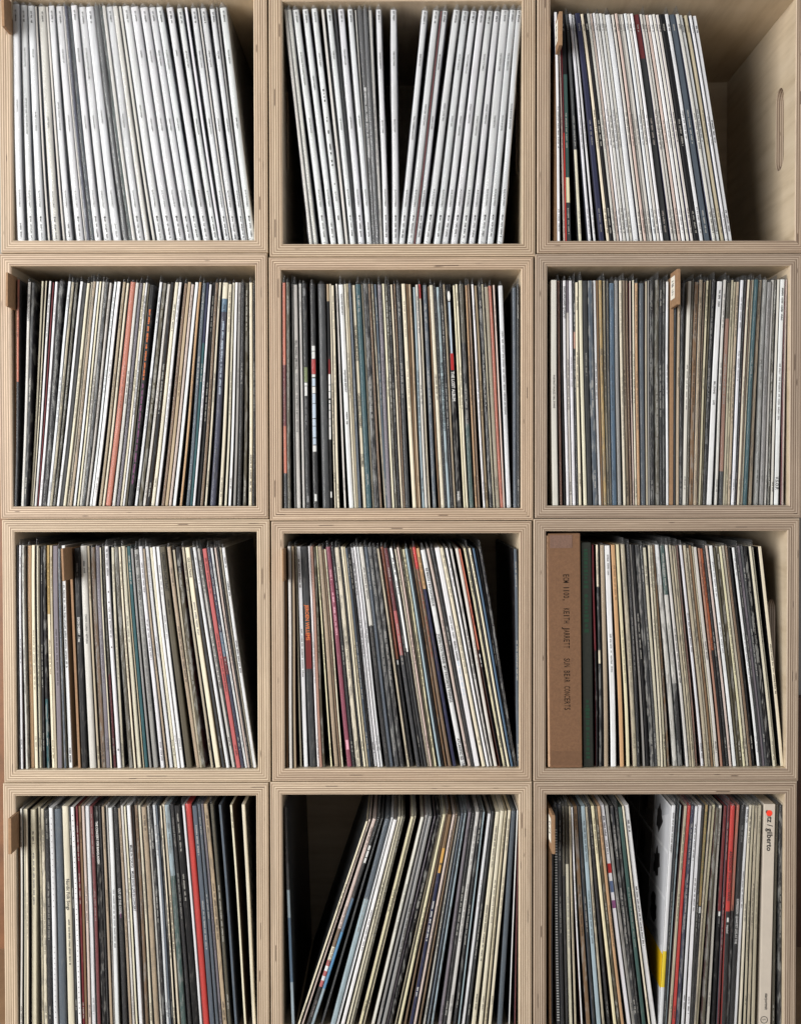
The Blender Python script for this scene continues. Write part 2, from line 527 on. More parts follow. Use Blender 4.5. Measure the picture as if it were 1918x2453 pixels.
cube(1, 1, 0, 320, 0, S1, (38, 58), 2005,
 [(113,160),(232,325),(318,440),(465,640),(598,800),(722,955),(892,1150),(1030,1322),(1100,1402),(190,510,1),(362,665,1),(480,760,1),(640,905,1),(727,970,1)],
 "113 165 W; 171 222 W; 232 284 W; 290 304 w,n; 318 374 w; 382 398 w,n; 407 450 W; 465 520 W; 526 538 w,n; 541 563 N,n; 566 588 S,mn; 598 645 W; 655 712 W; 722 780 W; 800 830 g,n; 832 858 F,m; 862 886 w,n; 892 945 W; 951 986 w,n; 1000 1020 w,n; 1030 1084 W; 1100 1160 W",
 "52 110 W; 125 175 W; 190 246 W; 275 335 W; 362 415 W; 430 455 W,n; 480 530 W; 538 552 w,n; 560 612 W; 640 690 W; 697 712 G,n; 727 782 W")
cube(1, 2, 640, 950, 0, S1, (66, 78), 2045,
 [(140,355),(165,388),(213,460),(298,535),(375,600),(455,660),(500,700),(597,770),(678,840),(765,888),(812,918),(855,950),(920,985),(1042,1057),(1095,1105),(218,20,1),(310,90,1),(390,160,1),(482,230,1),(555,315,1),(628,385,1),(695,460,1),(762,535,1),(828,612,1),(885,690,1),(958,765,1),(1012,850,1)],
 "140 164 w,n; 168 196 w,n; 213 270 W; 298 350 W; 375 432 W; 455 480 w,n; 500 552 W; 560 580 g,n; 597 652 W; 678 730 W; 738 748 w,n; 765 808 K; 812 846 g,n; 855 886 w; 920 970 W; 1042 1095 W",
 "218 275 W; 310 368 W; 374 384 H,n; 390 440 W; 482 532 W; 555 608 W; 628 675 W; 695 745 W; 762 812 W; 828 872 W; 885 945 W; 958 1005 W; 1012 1056 W")
cube(1, 3, 1280, 1580, 0, S1, (104, 118), 2012,
 [(163,190),(190,243),(217,270),(262,375),(290,455),(317,500),(340,545),(387,607),(417,635),(442,668),(598,835),(833,1090),(1050,1347),(42,335,1),(78,375,1),(165,480,1),(282,585,1)],
 "163 185 W; 190 206 P; 209 216 M/1100R,n; 218 256 K/610F/1470Y/1680g; 262 286 g/1235C; 290 313 W; 317 336 W; 340 382 N; 387 412 C; 417 440 K; 442 462 w; 465 486 P; 490 511 W; 515 537 w; 543 566 W; 570 594 w; 598 642 W,n; 650 672 w; 675 697 P; 702 722 w; 725 749 w; 753 776 W; 780 801 w; 806 829 W; 833 884 H/480g; 888 908 w; 911 932 w; 937 959 P; 963 990 W; 995 1018 w; 1023 1045 w; 1050 1094 K",
 "42 70 W; 78 126 S; 133 160 w; 165 194 W; 210 236 c; 246 271 W; 282 311 W")
cube(2, 1, 0, 320, 620, S1, (182, 198), 2068,
 [(160,140),(247,190),(345,248),(412,288),(463,325),(500,355),(572,392),(675,475),(738,535),(783,582),(840,650),(960,752),(990,778),(1035,830),(1068,862),(1100,890),(1145,945),(1267,1075),(215,5,1),(285,75,1),(348,145,1),(430,235,1),(520,330,1),(580,440,1),(642,500,1),(722,600,1),(803,718,1),(858,800,1),(975,970,1),(1022,1018,1)],
 "160 185 O/1030g; 247 281 w; 284 318 g,m; 345 368 C; 383 396 C; 412 436 W; 440 455 M,n; 463 488 W; 500 550 K,m; 572 601 W; 605 631 c,m; 635 660 D,m; 675 698 W; 702 730 g; 738 760 C; 764 779 C; 783 807 B,m; 812 833 W; 840 858 C; 862 886 w; 890 921 g,m; 925 945 w; 960 984 W; 990 1018 W; 1035 1058 B; 1068 1089 C; 1100 1146 O",
 "20 46 w; 50 75 V; 78 96 C; 100 115 W; 118 136 D; 141 191 K; 216 239 W; 251 279 D,m; 285 309 w; 313 340 K; 348 380 C; 385 408 W; 430 456 b; 460 486 B; 490 511 P; 520 547 W; 552 571 T; 580 610 S; 613 636 N/700E; 642 661 W; 665 690 K; 693 716 b; 722 739 C; 752 798 C/330U/440N; 803 829 C; 833 853 C; 858 879 W; 885 906 G; 909 936 K; 941 966 D,m; 975 1001 C; 1005 1023 K")
cube(2, 2, 640, 950, 620, S1, (205, 215), 2088,
 [(132,148),(165,178),(220,250),(290,325),(360,390),(428,470),(498,530),(540,590),(600,690),(685,772),(712,808),(745,840),(805,905),(850,950),(875,990),(930,1015),(1038,1130),(1085,1167),(40,135,1),(135,215,1),(220,305,1),(275,375,1),(332,430,1),(473,565,1),(578,665,1),(630,730,1),(735,835,1),(772,875,1),(858,930,1),(975,985,1),(1034,1036,1)],
 "132 161 O/890H/1400O/1795g; 166 191 D,m; 205 217 G,n; 220 253 w; 265 286 w; 291 331 K; 361 401 K; 428 494 g,n; 498 520 B/350K; 525 536 C; 540 560 C; 575 591 w; 600 641 W; 648 664 C; 668 681 c; 685 706 S; 712 739 C; 745 786 E; 790 803 c; 805 846 K,m; 850 869 b; 875 896 c,m; 900 926 S; 930 961 V; 968 986 C; 990 1011 D,m; 1015 1031 K; 1038 1058 C; 1065 1081 b; 1085 1121 g",
 "40 75 C; 80 95 b; 98 121 B; 135 156 L; 158 178 w; 181 201 R/330C; 220 250 S,m; 260 272 b; 275 306 C; 310 326 K; 332 356 L,m; 360 386 K; 389 406 B; 415 456 K,m; 473 491 Y; 495 513 C; 525 561 D/700K/1380F,m; 578 593 T; 597 613 b; 630 647 W; 652 673 B; 685 712 K,m; 715 728 c; 735 769 c; 772 806 O; 812 831 P; 858 906 W; 975 1009 S,n; 1012 1034 g")
cube(2, 3, 1270, 1588, 620, S1, (182, 172), 2068,
 [(172,185),(228,250),(275,305),(325,358),(380,410),(408,450),(485,530),(530,578),(575,620),(665,690),(748,785),(805,845),(860,885),(920,935),(1005,1010),(1147,1147),(60,52,1),(155,135,1),(212,165,1),(305,255,1),(370,300,1),(462,370,1),(540,470,1),(655,575,1),(772,672,1),(848,770,1),(990,935,1),(1048,1020,1)],
 "172 219 w; 228 250 A; 257 268 K,n; 275 298 W; 301 321 V/450w; 325 353 W; 360 376 K/610A/750K; 380 401 C; 408 437 C; 442 481 g; 485 523 S,m; 530 553 W; 556 572 b; 575 606 Z,m; 612 639 c; 642 660 D; 665 706 U; 709 741 G,n; 748 769 C; 771 801 B; 805 823 b; 827 834 M,n; 835 848 P; 860 878 C; 882 909 T; 920 966 S,n; 972 989 c; 990 1001 G,n; 1005 1046 K,m; 1055 1086 D,m; 1090 1115 K; 1118 1140 K,m; 1147 1173 W",
 "96 121 S; 126 151 B; 155 191 K,m; 212 241 w; 245 263 D; 268 301 b,m; 305 341 B,m; 345 363 b; 370 394 Y; 398 412 D; 416 453 K,m; 462 506 W; 510 533 w; 540 579 D/480A/1400A/1780g; 582 600 c; 603 621 c,m; 625 649 B; 655 686 W; 690 709 K; 715 736 C; 740 752 b; 755 769 c; 772 804 E; 810 841 B,m; 848 880 G,m; 883 919 G,m; 922 941 w; 945 963 D,m; 966 986 w; 990 1026 W; 1028 1034 M,n; 1035 1050 P")
cube(3, 1, 0, 320, 1240, S3, (228, 252), 2076,
 [(150,167),(167,182),(190,222),(222,248),(263,290),(335,355),(382,428),(440,478),(506,567),(580,650),(615,680),(668,745),(745,838),(790,880),(828,920),(868,975),(918,1005),(945,1072),(985,1115),(1050,1200),(0,165,1),(42,225,1),(92,295,1),(157,365,1),(183,390,1),(217,440,1),(275,520,1),(348,565,1),(425,680,1),(490,770,1),(520,815,1),(570,855,1),(607,893,1),(637,925,1),(708,975,1),(732,995,1)],
 "150 163 K,n; 167 186 W; 190 213 w,m; 222 259 T; 263 293 C; 298 316 C; 318 330 D; 335 353 K; 357 379 K/1500E,m; 382 410 Z/800C; 413 436 c; 440 479 V; 482 500 S,m; 506 536 W; 615 661 K; 668 721 w; 725 742 c; 745 786 b,m; 790 826 V; 828 838 C; 842 863 D/1300M; 868 911 W; 918 941 C; 945 980 D,m; 985 1001 C; 1003 1036 C; 1038 1047 c,n; 1050 1076 E; 1080 1099 G",
 "0 36 G; 42 73 W; 75 91 B; 93 121 W; 128 151 C; 157 179 W; 184 213 W; 217 263 D; 275 316 B; 320 345 c; 348 381 K/450D,m; 400 419 c; 425 463 C; 465 486 g; 490 516 W; 520 551 w; 555 567 K,n; 570 605 I; 608 635 N/950U/1150M/1300N; 637 661 W; 668 691 P; 693 705 K; 708 729 C; 732 758 W")
cube(3, 2, 640, 950, 1240, S3, (238, 262), 2074,
 [(175,190),(203,225),(243,305),(280,355),(337,415),(382,462),(403,527),(418,560),(473,620),(485,665),(530,710),(556,740),(610,800),(648,845),(685,885),(738,940),(762,985),(803,1020),(833,1060),(872,1105),(908,1165),(938,1190),(965,1240),(1015,1305),(1050,1330),(40,310,1),(65,350,1),(108,400,1),(160,470,1),(195,535,1),(245,595,1),(315,650,1),(358,710,1),(403,750,1),(485,810,1),(512,855,1),(553,885,1),(595,920,1),(628,950,1),(682,978,1),(978,1000,1)],
 "175 199 w; 203 223 B; 227 240 c; 243 276 W; 280 331 g; 337 354 W; 358 379 A; 382 399 D,m; 403 415 Y; 418 451 B; 455 470 b; 473 484 C; 486 523 Q; 530 551 K; 556 593 C,m; 597 607 K,n; 610 629 C; 632 646 c; 648 663 S; 665 683 K; 686 713 W; 716 735 W; 738 758 W; 762 800 w/900K; 803 830 S; 833 869 g,m; 873 905 K,m; 908 930 c; 938 963 J/1180K; 966 995 M/770I/1140g; 998 1011 g; 1015 1043 W/1080g; 1050 1071 C; 1075 1096 P; 1100 1111 D",
 "40 63 Y,m; 66 86 L; 89 105 K; 108 125 b,m; 130 156 R/430b; 160 186 T/590N; 195 234 W; 245 276 P; 280 309 K; 315 356 W; 358 389 C; 392 400 g; 403 429 W; 440 466 w,m; 485 511 w; 514 532 O/1095K; 553 576 Y,m; 578 593 K; 595 614 C; 628 651 U; 655 675 K; 682 709 K,m; 974 1002 S")
cube(3, 3, 1270, 1588, 1240, S3, (222, 240), 2072,
 [(510,545),(545,575),(580,615),(617,670),(668,745),(710,800),(750,855),(800,890),(822,940),(868,1000),(935,1060),(975,1085),(1012,1137),(1033,1187),(1080,1232),(15,190,1),(103,268,1),(137,320,1),(248,435,1),(350,552,1),(382,582,1),(463,665,1),(575,788,1),(710,912,1),(793,980,1)],
 "510 526 M/1100K,n; 545 562 C/570g/1100C/1210g,m; 566 577 K,n; 580 613 B; 617 661 W; 668 701 T; 710 737 Y; 750 796 c,m; 800 820 K; 822 839 G; 842 866 K; 869 906 g,m; 910 931 g; 935 969 C; 975 991 C; 993 1011 c; 1013 1030 b,m; 1033 1071 W/560w,m; 1080 1116 F/640w/1380K,m",
 "15 41 w; 48 69 c,m; 71 88 c,m; 90 101 c; 104 123 A,m; 137 160 W; 166 190 c; 194 211 c,m; 214 230 b; 235 246 c; 248 274 w; 286 304 A; 306 326 J/1090K; 330 346 K; 350 369 P; 382 411 W; 415 430 D; 434 461 D,m; 464 483 Y; 488 511 C; 515 536 b; 540 556 K; 575 598 W; 601 612 K; 616 641 V; 645 666 g; 669 696 K,m; 711 736 C; 739 756 C; 793 819 C")
cube(4, 1, 0, 320, 1853, S4, (298, 268), 2184,
 [(190,190),(212,220),(262,275),(325,358),(385,420),(425,470),(470,515),(535,590),(613,680),(680,740),(735,795),(780,848),(812,885),(885,960),(940,1003),(980,1065),(1025,1125),(1100,1209.8),(5,100,1),(68,185,1),(163,285,1),(228,350,1),(265,410,1),(350,515,1),(420,575,1),(443,600,1),(510,665,1),(607,775,1),(740,880,1),(838,962,1),(940,1035,1)],
 "190 207 w; 212 228 C; 231 251 C; 262 306 C; 325 346 c,m; 350 379 C,m; 385 421 K; 425 461 W; 470 531 S,n; 535 591 C; 593 610 g; 613 646 W; 655 676 M; 680 701 b; 708 731 P; 735 771 W; 780 809 H; 812 852 K,m; 855 870 K,n; 885 913 B; 916 936 w; 940 976 W; 980 1021 K; 1025 1046 B; 1050 1069 w; 1075 1091 C; 1100 1141 W; 1150 1164 K,n",
 "5 31 b,m; 35 56 C; 68 109 B,m; 113 131 w,m; 135 156 K,m; 163 186 W; 190 206 S; 209 226 g,m; 229 241 C; 245 266 C; 268 310 L/900F,m; 315 345 K; 350 406 K; 420 441 W; 443 500 R; 510 550 S; 553 580 S; 583 604 V; 607 651 B,m; 665 700 D; 740 766 S; 838 863 C; 940 970 C,n")  # pale blue L spine: reflection on a black sleeve, painted into its colour
cube(4, 2, 640, 950, 1853, S4, (400, 318), 2184,
 [(868,270),(920,350),(960,385),(1030,555),(1080,605),(1105,645),(1140,690),(1170,725),(1253,800),(1343,910),(1408,1000),(1488,1060),(1533,1143),(450,110,1),(490,148,1),(540,232,1),(590,300,1),(625,370,1),(692,440,1),(755,535,1),(800,570,1),(865,655,1),(905,718,1),(970,800,1),(1000,880,1),(1047,975,1),(1066,1062,1)],
 "868 885 C; 890 905 P; 920 956 P/1370b/1530C/1650I/1700W/1745I/1790W/1830I/1885K; 960 986 K/1100U/1400a/1900L; 996 1012 g,n; 1030 1076 S/1100L; 1080 1100 W; 1105 1136 W; 1141 1164 C",
 "42 55 C; 58 78 D; 125 150 Y; 155 170 c; 215 241 w; 250 276 G; 280 319 G; 330 351 V; 360 386 K,m; 390 400 c; 405 428 Y; 430 446 b; 450 481 b/870N; 490 511 P; 515 531 b; 540 559 w; 565 581 S; 590 609 L,m; 625 651 V; 660 686 K; 692 723 w; 730 751 K,m; 755 771 L; 800 826 W; 829 851 g; 865 901 C; 905 936 C; 940 961 c; 970 996 C; 1000 1042 S,n; 1047 1056 W,n; 1058 1067 M,n")
cube(4, 3, 1270, 1588, 1853, S4, (290, 278), 2184,
 [(195,185),(205,230),(245,268),(300,340),(335,385),(355,440),(375,490),(440,580),(480,628),(530,725),(583,790),(612,845),(655,890),(735,935),(765,975),(820,1060),(861,1108),(80,-32,1),(125,5,1),(185,45,1),(212,75,1),(247,112,1),(308,200,1),(345,240,1),(435,285,1),(492,380,1),(535,430,1),(590,508,1),(685,580,1),(725,618,1),(780,700,1),(880,838,1),(985,950,1),(1015,1005,1),(1046,1046,1)],
 "192 203 K,n; 206 238 g; 245 275 K; 280 296 D/900K; 300 331 D/800C; 335 353 c,m; 356 369 W,m; 375 411 b,m; 415 436 g; 440 476 L; 480 501 c,m; 504 526 K; 530 556 Y; 560 581 D,m; 584 608 T; 612 646 W; 655 691 G,m; 695 730 g,m; 735 761 K,m; 765 796 F; 800 816 C; 820 861 W",
 "80 121 W/1570X/1890W; 126 146 K; 150 166 L,m; 185 209 c; 212 244 R; 248 276 N,m; 280 305 W; 308 341 W; 345 370 K; 373 405 Z/1170K; 409 430 c,m; 435 461 Y; 465 490 D,m; 493 519 w; 535 560 H/1210K; 566 581 M; 590 638 R/1210K; 643 678 O/1210K,m; 685 721 K; 726 751 W; 754 776 C; 780 800 c; 804 829 c,m; 832 860 c; 985 1011 D; 1015 1045 K,m")

# writing and marks that can be made out: cube -> x of the spine -> entries
# ('t', y, words, size mm, ink) writing from y downwards; ('r', y0, y1, ink, share of the width) a printed block
EX = {}
def ex(key, x, *ent): EX.setdefault(key, {})[float(x)] = ent
def blue(key, x, a, y1=None, b=None, y2=950, st='STEREO', blk=True, top='BST'):
    e = [('b', 100, 150, 'k')] if not top else [('t', 85, top, 2.3, 'k'), ('b', 118, 185, 'k')]
    if a: e.append(('t', y1 or 410, a, 2.3, 'k'))
    if b: e.append(('t', y2, b, 2.3, 'k'))
    e.append(('t', 1580, 'BLUE NOTE ' + st, 2.3, 'k'))
    if blk: e += [('r', 1795, 1812, 'k', .3), ('r', 1815, 1842, 'k', .16)]
    e.append(('b', 1860, 1985, 'k'))
    ex(key, x, *e)
A1, A2 = (1, 1), (1, 2)
o1, o2 = 320 * S1, 310 * S1
blue(A1, 113, None, None, 'ANDREW HILL', 830, blk=False)
blue(A1, 171, 'THE WITCH DOCTOR', 390, 'ART BLAKEY AND THE JAZZ MESSENGERS', 810)
blue(A1, 232, 'STICK-UP!', 400, 'BOBBY HUTCHERSON', 925)
blue(A1, 318, 'CHET BAKER', 960)
blue(A1, 407, None, None, 'DEXTER GORDON  CLUBHOUSE', 845, blk=False)
blue(A1, 465, 'ONE FLIGHT UP', 400, 'DEXTER GORDON')
blue(A1, 598, 'BYRD IN FLIGHT', 400, 'DONALD BYRD', 960)
blue(A1, 655, 'AT THE HALF NOTE CAFE  VOLUME 1', 390, 'DONALD BYRD')
blue(A1, 722, None, None, 'DONALD BYRD', 910, blk=False)
blue(A1, 892, 'DUKE PEARSON', 940)
blue(A1, 1030, None, None, 'GRANT GREEN', 870)
blue(A1, 1100, 'NIGERIA', 415, 'GRANT GREEN', 980)
for x, a, b in ((52, 'THE LATIN BIT', 'GRANT GREEN'), (125, "FEELIN' THE SPIRIT", 'GRANT GREEN'), (190, 'A CADDY FOR DADDY', 'HANK MOBLEY'), (275, "DIPPIN'", None),
                (362, 'MY POINT OF VIEW', 'HERBIE HANCOCK'), (480, 'SPEAK LIKE A CHILD', 'HERBIE HANCOCK'), (560, "OPENIN' THE GATE", 'JACKIE McLEAN'), (640, "IT'S TIME!", 'JACKIE McLEAN'), (727, "PRAYER MEETIN'", 'JIMMY SMITH')):
    blue(A1, x + o1, a, 410, b, 975)
blue(A2, 213, 'BLUE TRAIN: THE COMPLETE MASTERS', 425, 'JOHN COLTRANE', 975)
blue(A2, 298, None, None, 'KENNY BURRELL', 625, blk=False)
ex(A2, 375.0, ('t', 100, 'BLUE NOTE', 2.3, 'k'), ('t', 440, 'KENNY BURRELL', 2.3, 'k'), ('r', 740, 760, 'k', .35), ('r', 775, 785, 'k', .2), ('r', 800, 815, 'k', .2), ('r', 830, 848, 'k', .32),
   ('r', 975, 985, 'k', .22), ('r', 1000, 1015, 'k', .2), ('r', 1085, 1115, 'k', .3), ('r', 1200, 1250, 'k', .28), ('r', 1270, 1288, 'k', .3), ('r', 1335, 1352, 'k', .36), ('r', 1370, 1385, 'k', .36), ('r', 1530, 1542, 'k', .25), ('t', 1600, 'BLUE NOTE', 2.2, 'k'), ('r', 1800, 1840, 'k', .25))
blue(A2, 500, 'TOM CAT', 420, 'LEE MORGAN', 985)
blue(A2, 597, 'THE RUMPROLLER', 405, 'LEE MORGAN', 970)
blue(A2, 678, None, None, 'LEE MORGAN', 960, blk=False)
ex(A2, 765.0, ('r', 720, 755, 'w', .5), ('r', 762, 815, 'w', .3), ('b', 820, 1310, 'w'), ('r', 1200, 1290, 'w', .25))
blue(A2, 920, 'TENDER MOMENTS', 430, 'McCOY TYNER', 1000)
blue(A2, 1042, 'TIME FOR TYNER', 420, 'McCOY TYNER', 990)
for x, a, b in ((218, 'BASS ON TOP', 'PAUL CHAMBERS QUARTET'), (310, None, 'SAM RIVERS  CONTOURS'), (390, 'MY CONCEPTION', 'SONNY CLARK'), (482, None, 'SONNY CLARK TRIO'),
                (555, 'OUT OF THE BLUE', 'SONNY RED'), (628, "THAT'S WHERE IT'S AT", 'STANLEY TURRENTINE'), (695, None, 'STANLEY TURRENTINE'), (762, "ROUGH 'N TUMBLE", 'STANLEY TURRENTINE'),
                (828, None, 'STANLEY TURRENTINE'), (885, 'THE WAITING GAME', 'TINA BROOKS'), (958, 'THE ALL SEEING EYE', 'WAYNE SHORTER'), (1012, None, 'WAYNE SHORTER  ETCETERA')):
    blue(A2, x + o2, a, 440, b, 960 if a else 860)
B1, B2, B3 = (2, 1), (2, 2), (2, 3)
ex(B1, 247.0, ('t', 285, 'ALLEN TOUSSAINT', 4.2, 'g'))
ex(B1, 141 + o1, ('b', 400, 1000, 'o'), ('b', 1030, 1900, 'q'))
ex(B1, 752 + o1, ('t', 380, 'PHIL WOODS', 3, 'k'), ('b', 520, 1150, 'l'), ('t', 1580, 'ALIVE AND WELL IN PARIS', 3.2, 'k'))
ex(B1, 675.0, ('t', 1720, 'CURTIS MAYFIELD', 3.5, 'w'))
ex(B1, 975 + o1, ('b', 1640, 1950, 'k'))
ex(B2, 220.0, ('t', 675, 'BILL EVANS / JIM HALL', 3.6, 'k'), ('t', 950, 'UNDERCURRENT  THE STEREO & MONO VERSIONS', 3.1, 'g'))
ex(B2, 291.0, ('r', 905, 1030, 'd', .8), ('r', 1035, 1060, 'w', .7), ('r', 1065, 1145, 'w', .6), ('b', 1170, 1395, 'g'), ('r', 1985, 2040, 'g', .5), ('o', 275, 36, 'g'))
ex(B2, 361.0, ('o', 315, 40, 'w'), ('r', 722, 765, 'w', .7), ('r', 770, 830, 'w', .7), ('r', 835, 958, 'r', .9), ('r', 962, 985, 'w', .72), ('r', 995, 1060, 'l', .72), ('r', 1066, 1120, 'w', .72), ('r', 1125, 1205, 'l', .7), ('r', 1210, 1330, 'l', .74), ('r', 1338, 1395, 'l', .72),
   ('r', 1400, 1492, 'l', .74), ('r', 1500, 1552, 'l', .72), ('r', 1560, 1612, 'w', .78), ('r', 1970, 2030, 'w', .5))
ex(B2, 498.0, ('r', 835, 960, 'm', .8), ('r', 962, 1050, 'w', .8), ('r', 1055, 1105, 'w', .78), ('r', 1110, 1165, 'w', .75), ('r', 1180, 1205, 'w', .6), ('r', 1212, 1262, 'w', .55), ('r', 1268, 1335, 'w', .6), ('r', 1340, 1395, 'w', .62), ('r', 1400, 1510, 'w', .7), ('r', 1950, 2000, 'w', .5))
ex(B2, 600.0, ('t', 285, 'WEATHER REPORT', 3, 'g'), ('t', 925, 'WEATHER REPORT', 3.2, 'k'), ('b', 1280, 1395, 'k'))
ex(B2, 712.0, ('t', 545, 'THE COMPLETE MILES DAVIS', 3.4, 'k'), ('t', 1120, 'CARNEGIE HALL CONCERT', 3.4, 'k'), ('t', 1630, 'COLUMBIA', 3.2, 'k'))
ex(B2, 332 + o2, ('t', 850, 'MINGUS   THE BLACK SAINT AND THE SINNER LADY', 4.0, 'k'))
ex(B2, 415 + o2, ('o', 310, 44, 'w'), ('r', 360, 790, 'l', .35), ('r', 790, 930, 'r', .7), ('t', 940, 'THE LOST ALBUM', 4.6, 'w'), ('t', 1950, 'impulse', 3.6, 'w'))
ex(B2, 858 + o2, ('b', 600, 1300, 'g'))
ex(B3, 275.0, ('t', 230, 'DAVE HOLLAND QUARTET', 3.2, 'k'))
ex(B3, 172.0, ('t', 975, 'PORTRAIT IN JAZZ / BILL EVANS', 2.8, 'k'))
ex(B3, 462 + 318 * S1, ('b', 250, 400, 'k'), ('t', 1020, 'BILL EVANS', 3.0, 'k'), ('t', 1180, 'LIVE', 3.0, 'k'))
ex(B3, 990 + 318 * S1, ('b', 245, 520, 'k'), ('b', 880, 1360, 'g'), ('t', 1830, 'V.S.O.P.', 5, 'k'))
C1, C2, C3 = (3, 1), (3, 2), (3, 3)
ex(C1, 615.0, ('b', 360, 470, 'g'), ('t', 810, 'DON CHERRY', 3.4, 'w'), ('t', 975, '/ mu', 3.4, 'w'))
ex(C1, 668.0, ('b', 360, 460, 'k'), ('t', 800, 'CHICK COREA / RETURN', 3.2, 'k'))
ex(C1, 506.0, ('b', 275, 390, 'k'), ('b', 560, 1250, 'g'), ('b', 1910, 2040, 'k'))
ex(C1, 868.0, ('b', 260, 500, 'g'), ('r', 608, 622, 'k', .3), ('r', 694, 708, 'k', .3), ('b', 740, 1000, 'g'), ('r', 1066, 1080, 'k', .3), ('r', 1915, 1932, 'g', .4))
ex(C1, 0 + 320 * S3, ('t', 280, 'FREE WILL', 3.6, 'k'), ('t', 450, 'GIL SCOTT-HERON', 3.6, 'k'), ('b', 680, 1600, 'g'))
ex(C1, 217 + 320 * S3, ('t', 290, 'UNICORN PORTRAIT', 5.0, 'k'), ('b', 680, 810, 'k'))
ex(C1, 425 + 320 * S3, ('t', 330, 'OLE COLTRANE', 3.4, 'k'), ('b', 700, 980, 'g'))
ex(C1, 732 + 320 * S3, ('b', 330, 420, 'g'), ('b', 530, 650, 'k'), ('b', 1020, 1290, 'k'))
ex(C2, 280.0, ('t', 725, 'JEROEN WILLEMS', 5.6, 'o'), ('b', 965, 1255, 'm'), ('r', 960, 1255, 'm', .95))
ex(C2, 486.0, ('b', 430, 520, 'p'), ('b', 620, 700, 'p'), ('b', 740, 980, 'p'), ('r', 1850, 1930, 'p', .6))
ex(C2, 1015.0, ('b', 330, 480, 'k'), ('b', 520, 640, 'g'), ('r', 1080, 1112, 'w', .7))
ex(C2, 938.0, ('r', 1190, 1225, 'w', .5))
ex(C2, 195 + 310 * S3, ('t', 405, 'RS 806223 / ROCKATHEQUE', 3.8, 'k'), ('t', 960, 'JOHN COLTRANE  MY FAVORITE THINGS', 4.6, 'k'), ('t', 1840, 'ATLANTIC SD 1361', 4.4, 'k'))
ex(C2, 315 + 310 * S3, ('b', 820, 1010, 'g'), ('t', 1030, 'ERROLL GARNER', 3.2, 'k'), ('b', 1190, 1480, 'l'))
ex(C2, 514 + 310 * S3, ('b', 690, 900, 'm'), ('r', 1130, 1160, 'w', .6), ('b', 1170, 1240, 'w'))
ex(C3, 617.0, ('b', 300, 470, 'g'), ('b', 960, 1120, 'g'), ('b', 1140, 1300, 'g'))
D1, D2, D3 = (4, 1), (4, 2), (4, 3)
ex(D1, 535.0, ('t', 930, 'Nordic Folk Songs', 5.2, 'k'), ('b', 1290, 1700, 'k'))
ex(D1, 613.0, *[('r', y, y + 9, 'k', .18) for y in range(360, 2150, 46)])
ex(D1, 425.0, *[('r', y, y + 8, 'g', .16) for y in list(range(380, 1180, 52)) + list(range(1520, 2160, 48))])
ex(D1, 262.0, ('b', 490, 600, 'k'), ('b', 680, 1150, 'g'))
ex(D1, 812.0, ('t', 420, 'THE CONCERT FOR BANGLADESH', 3.4, 'w'))
ex(D1, 980.0, ('t', 1000, 'OUT OF THE COOL', 3.6, 'w'), ('b', 1200, 1270, 'q'))
ex(D1, 1100.0, ('t', 630, 'MILES IN TOKYO', 3.8, 'k'), ('t', 860, 'MILES DAVIS LIVE IN CONCERT', 3.6, 'k'))
ex(D1, 940.0, ('b', 1010, 1530, 'g'))
ex(D1, 443 + 320 * S4)
ex(D2, 450 + 310 * S4, ('r', 650, 780, 'z', .8), ('r', 800, 870, 'z', .6), ('b', 1120, 1480, 'w'), ('b', 1880, 1960, 'w'))
ex(D2, 960.0, ('r', 632, 672, 'w', .8), ('r', 680, 735, 'w', .8), ('r', 742, 785, 'w', .8))
ex(D3, 206.0, *[('r', y, y + 8, 'w', .75) for y in range(470, 2180, 24)])
ex(D3, 612.0, ('b', 380, 560, 'k'), ('b', 590, 720, 'g'), ('r', 795, 880, 'r', .98), ('r', 950, 1050, 'u', .9), ('r', 1120, 1190, 'q', .98))
ex(D3, 820.0, ('b', 415, 520, 'k'), ('b', 1000, 1530, 'k'))
ex(D3, 373 + 318 * S4, ('b', 340, 1000, 'd'), ('r', 1180, 1235, 'w', .7), ('b', 1250, 1390, 'g'))
ex(D3, 590 + 318 * S4, ('t', 680, 'ASCENSION  JOHN COLTRANE', 4.4, 'k'), ('r', 1265, 1305, 'w', .5), ('t', 1330, 'impulse!', 3.2, 'w'))
ex(D3, 535 + 318 * S4, ('r', 1215, 1255, 'w', .6), ('b', 1270, 1350, 'g'))
ex(D3, 685 + 318 * S4, ('b', 450, 600, 'g'), ('t', 1100, 'EXPRESSION  QUARTET LIVE AT THE', 3.4, 'w'))
ex(D3, 726 + 318 * S4, ('b', 300, 420, 'g'), ('b', 850, 1190, 'g'))

# ------------------------------------------------------------------ records
INKC = {'k': (30, 30, 32), 'w': (225, 225, 222), 'g': (120, 120, 120), 'o': (214, 120, 70), 'q': (130, 80, 120), 'l': (190, 205, 220), 'r': (170, 50, 50),
        'd': (120, 130, 90), 'm': (110, 45, 45), 'p': (235, 175, 190), 'z': (205, 160, 90), 'u': (90, 105, 135)}
INKC = {k: (*lin(v), 0) for k, v in INKC.items()}
_txt = {}
def text_mesh(s, bold=0.02):
    if s not in _txt:
        cu = bpy.data.curves.new('lettering', 'FONT')
        cu.body = s
        cu.size = 1.0
        cu.resolution_u = 2
        cu.offset = bold
        ob = bpy.data.objects.new('lettering', cu)
        me = bpy.data.meshes.new_from_object(ob)
        _txt[s] = ([(v.co.x, v.co.y) for v in me.vertices], [tuple(p.vertices) for p in me.polygons])
        bpy.data.objects.remove(ob); bpy.data.curves.remove(cu); bpy.data.meshes.remove(me)
    return _txt[s]

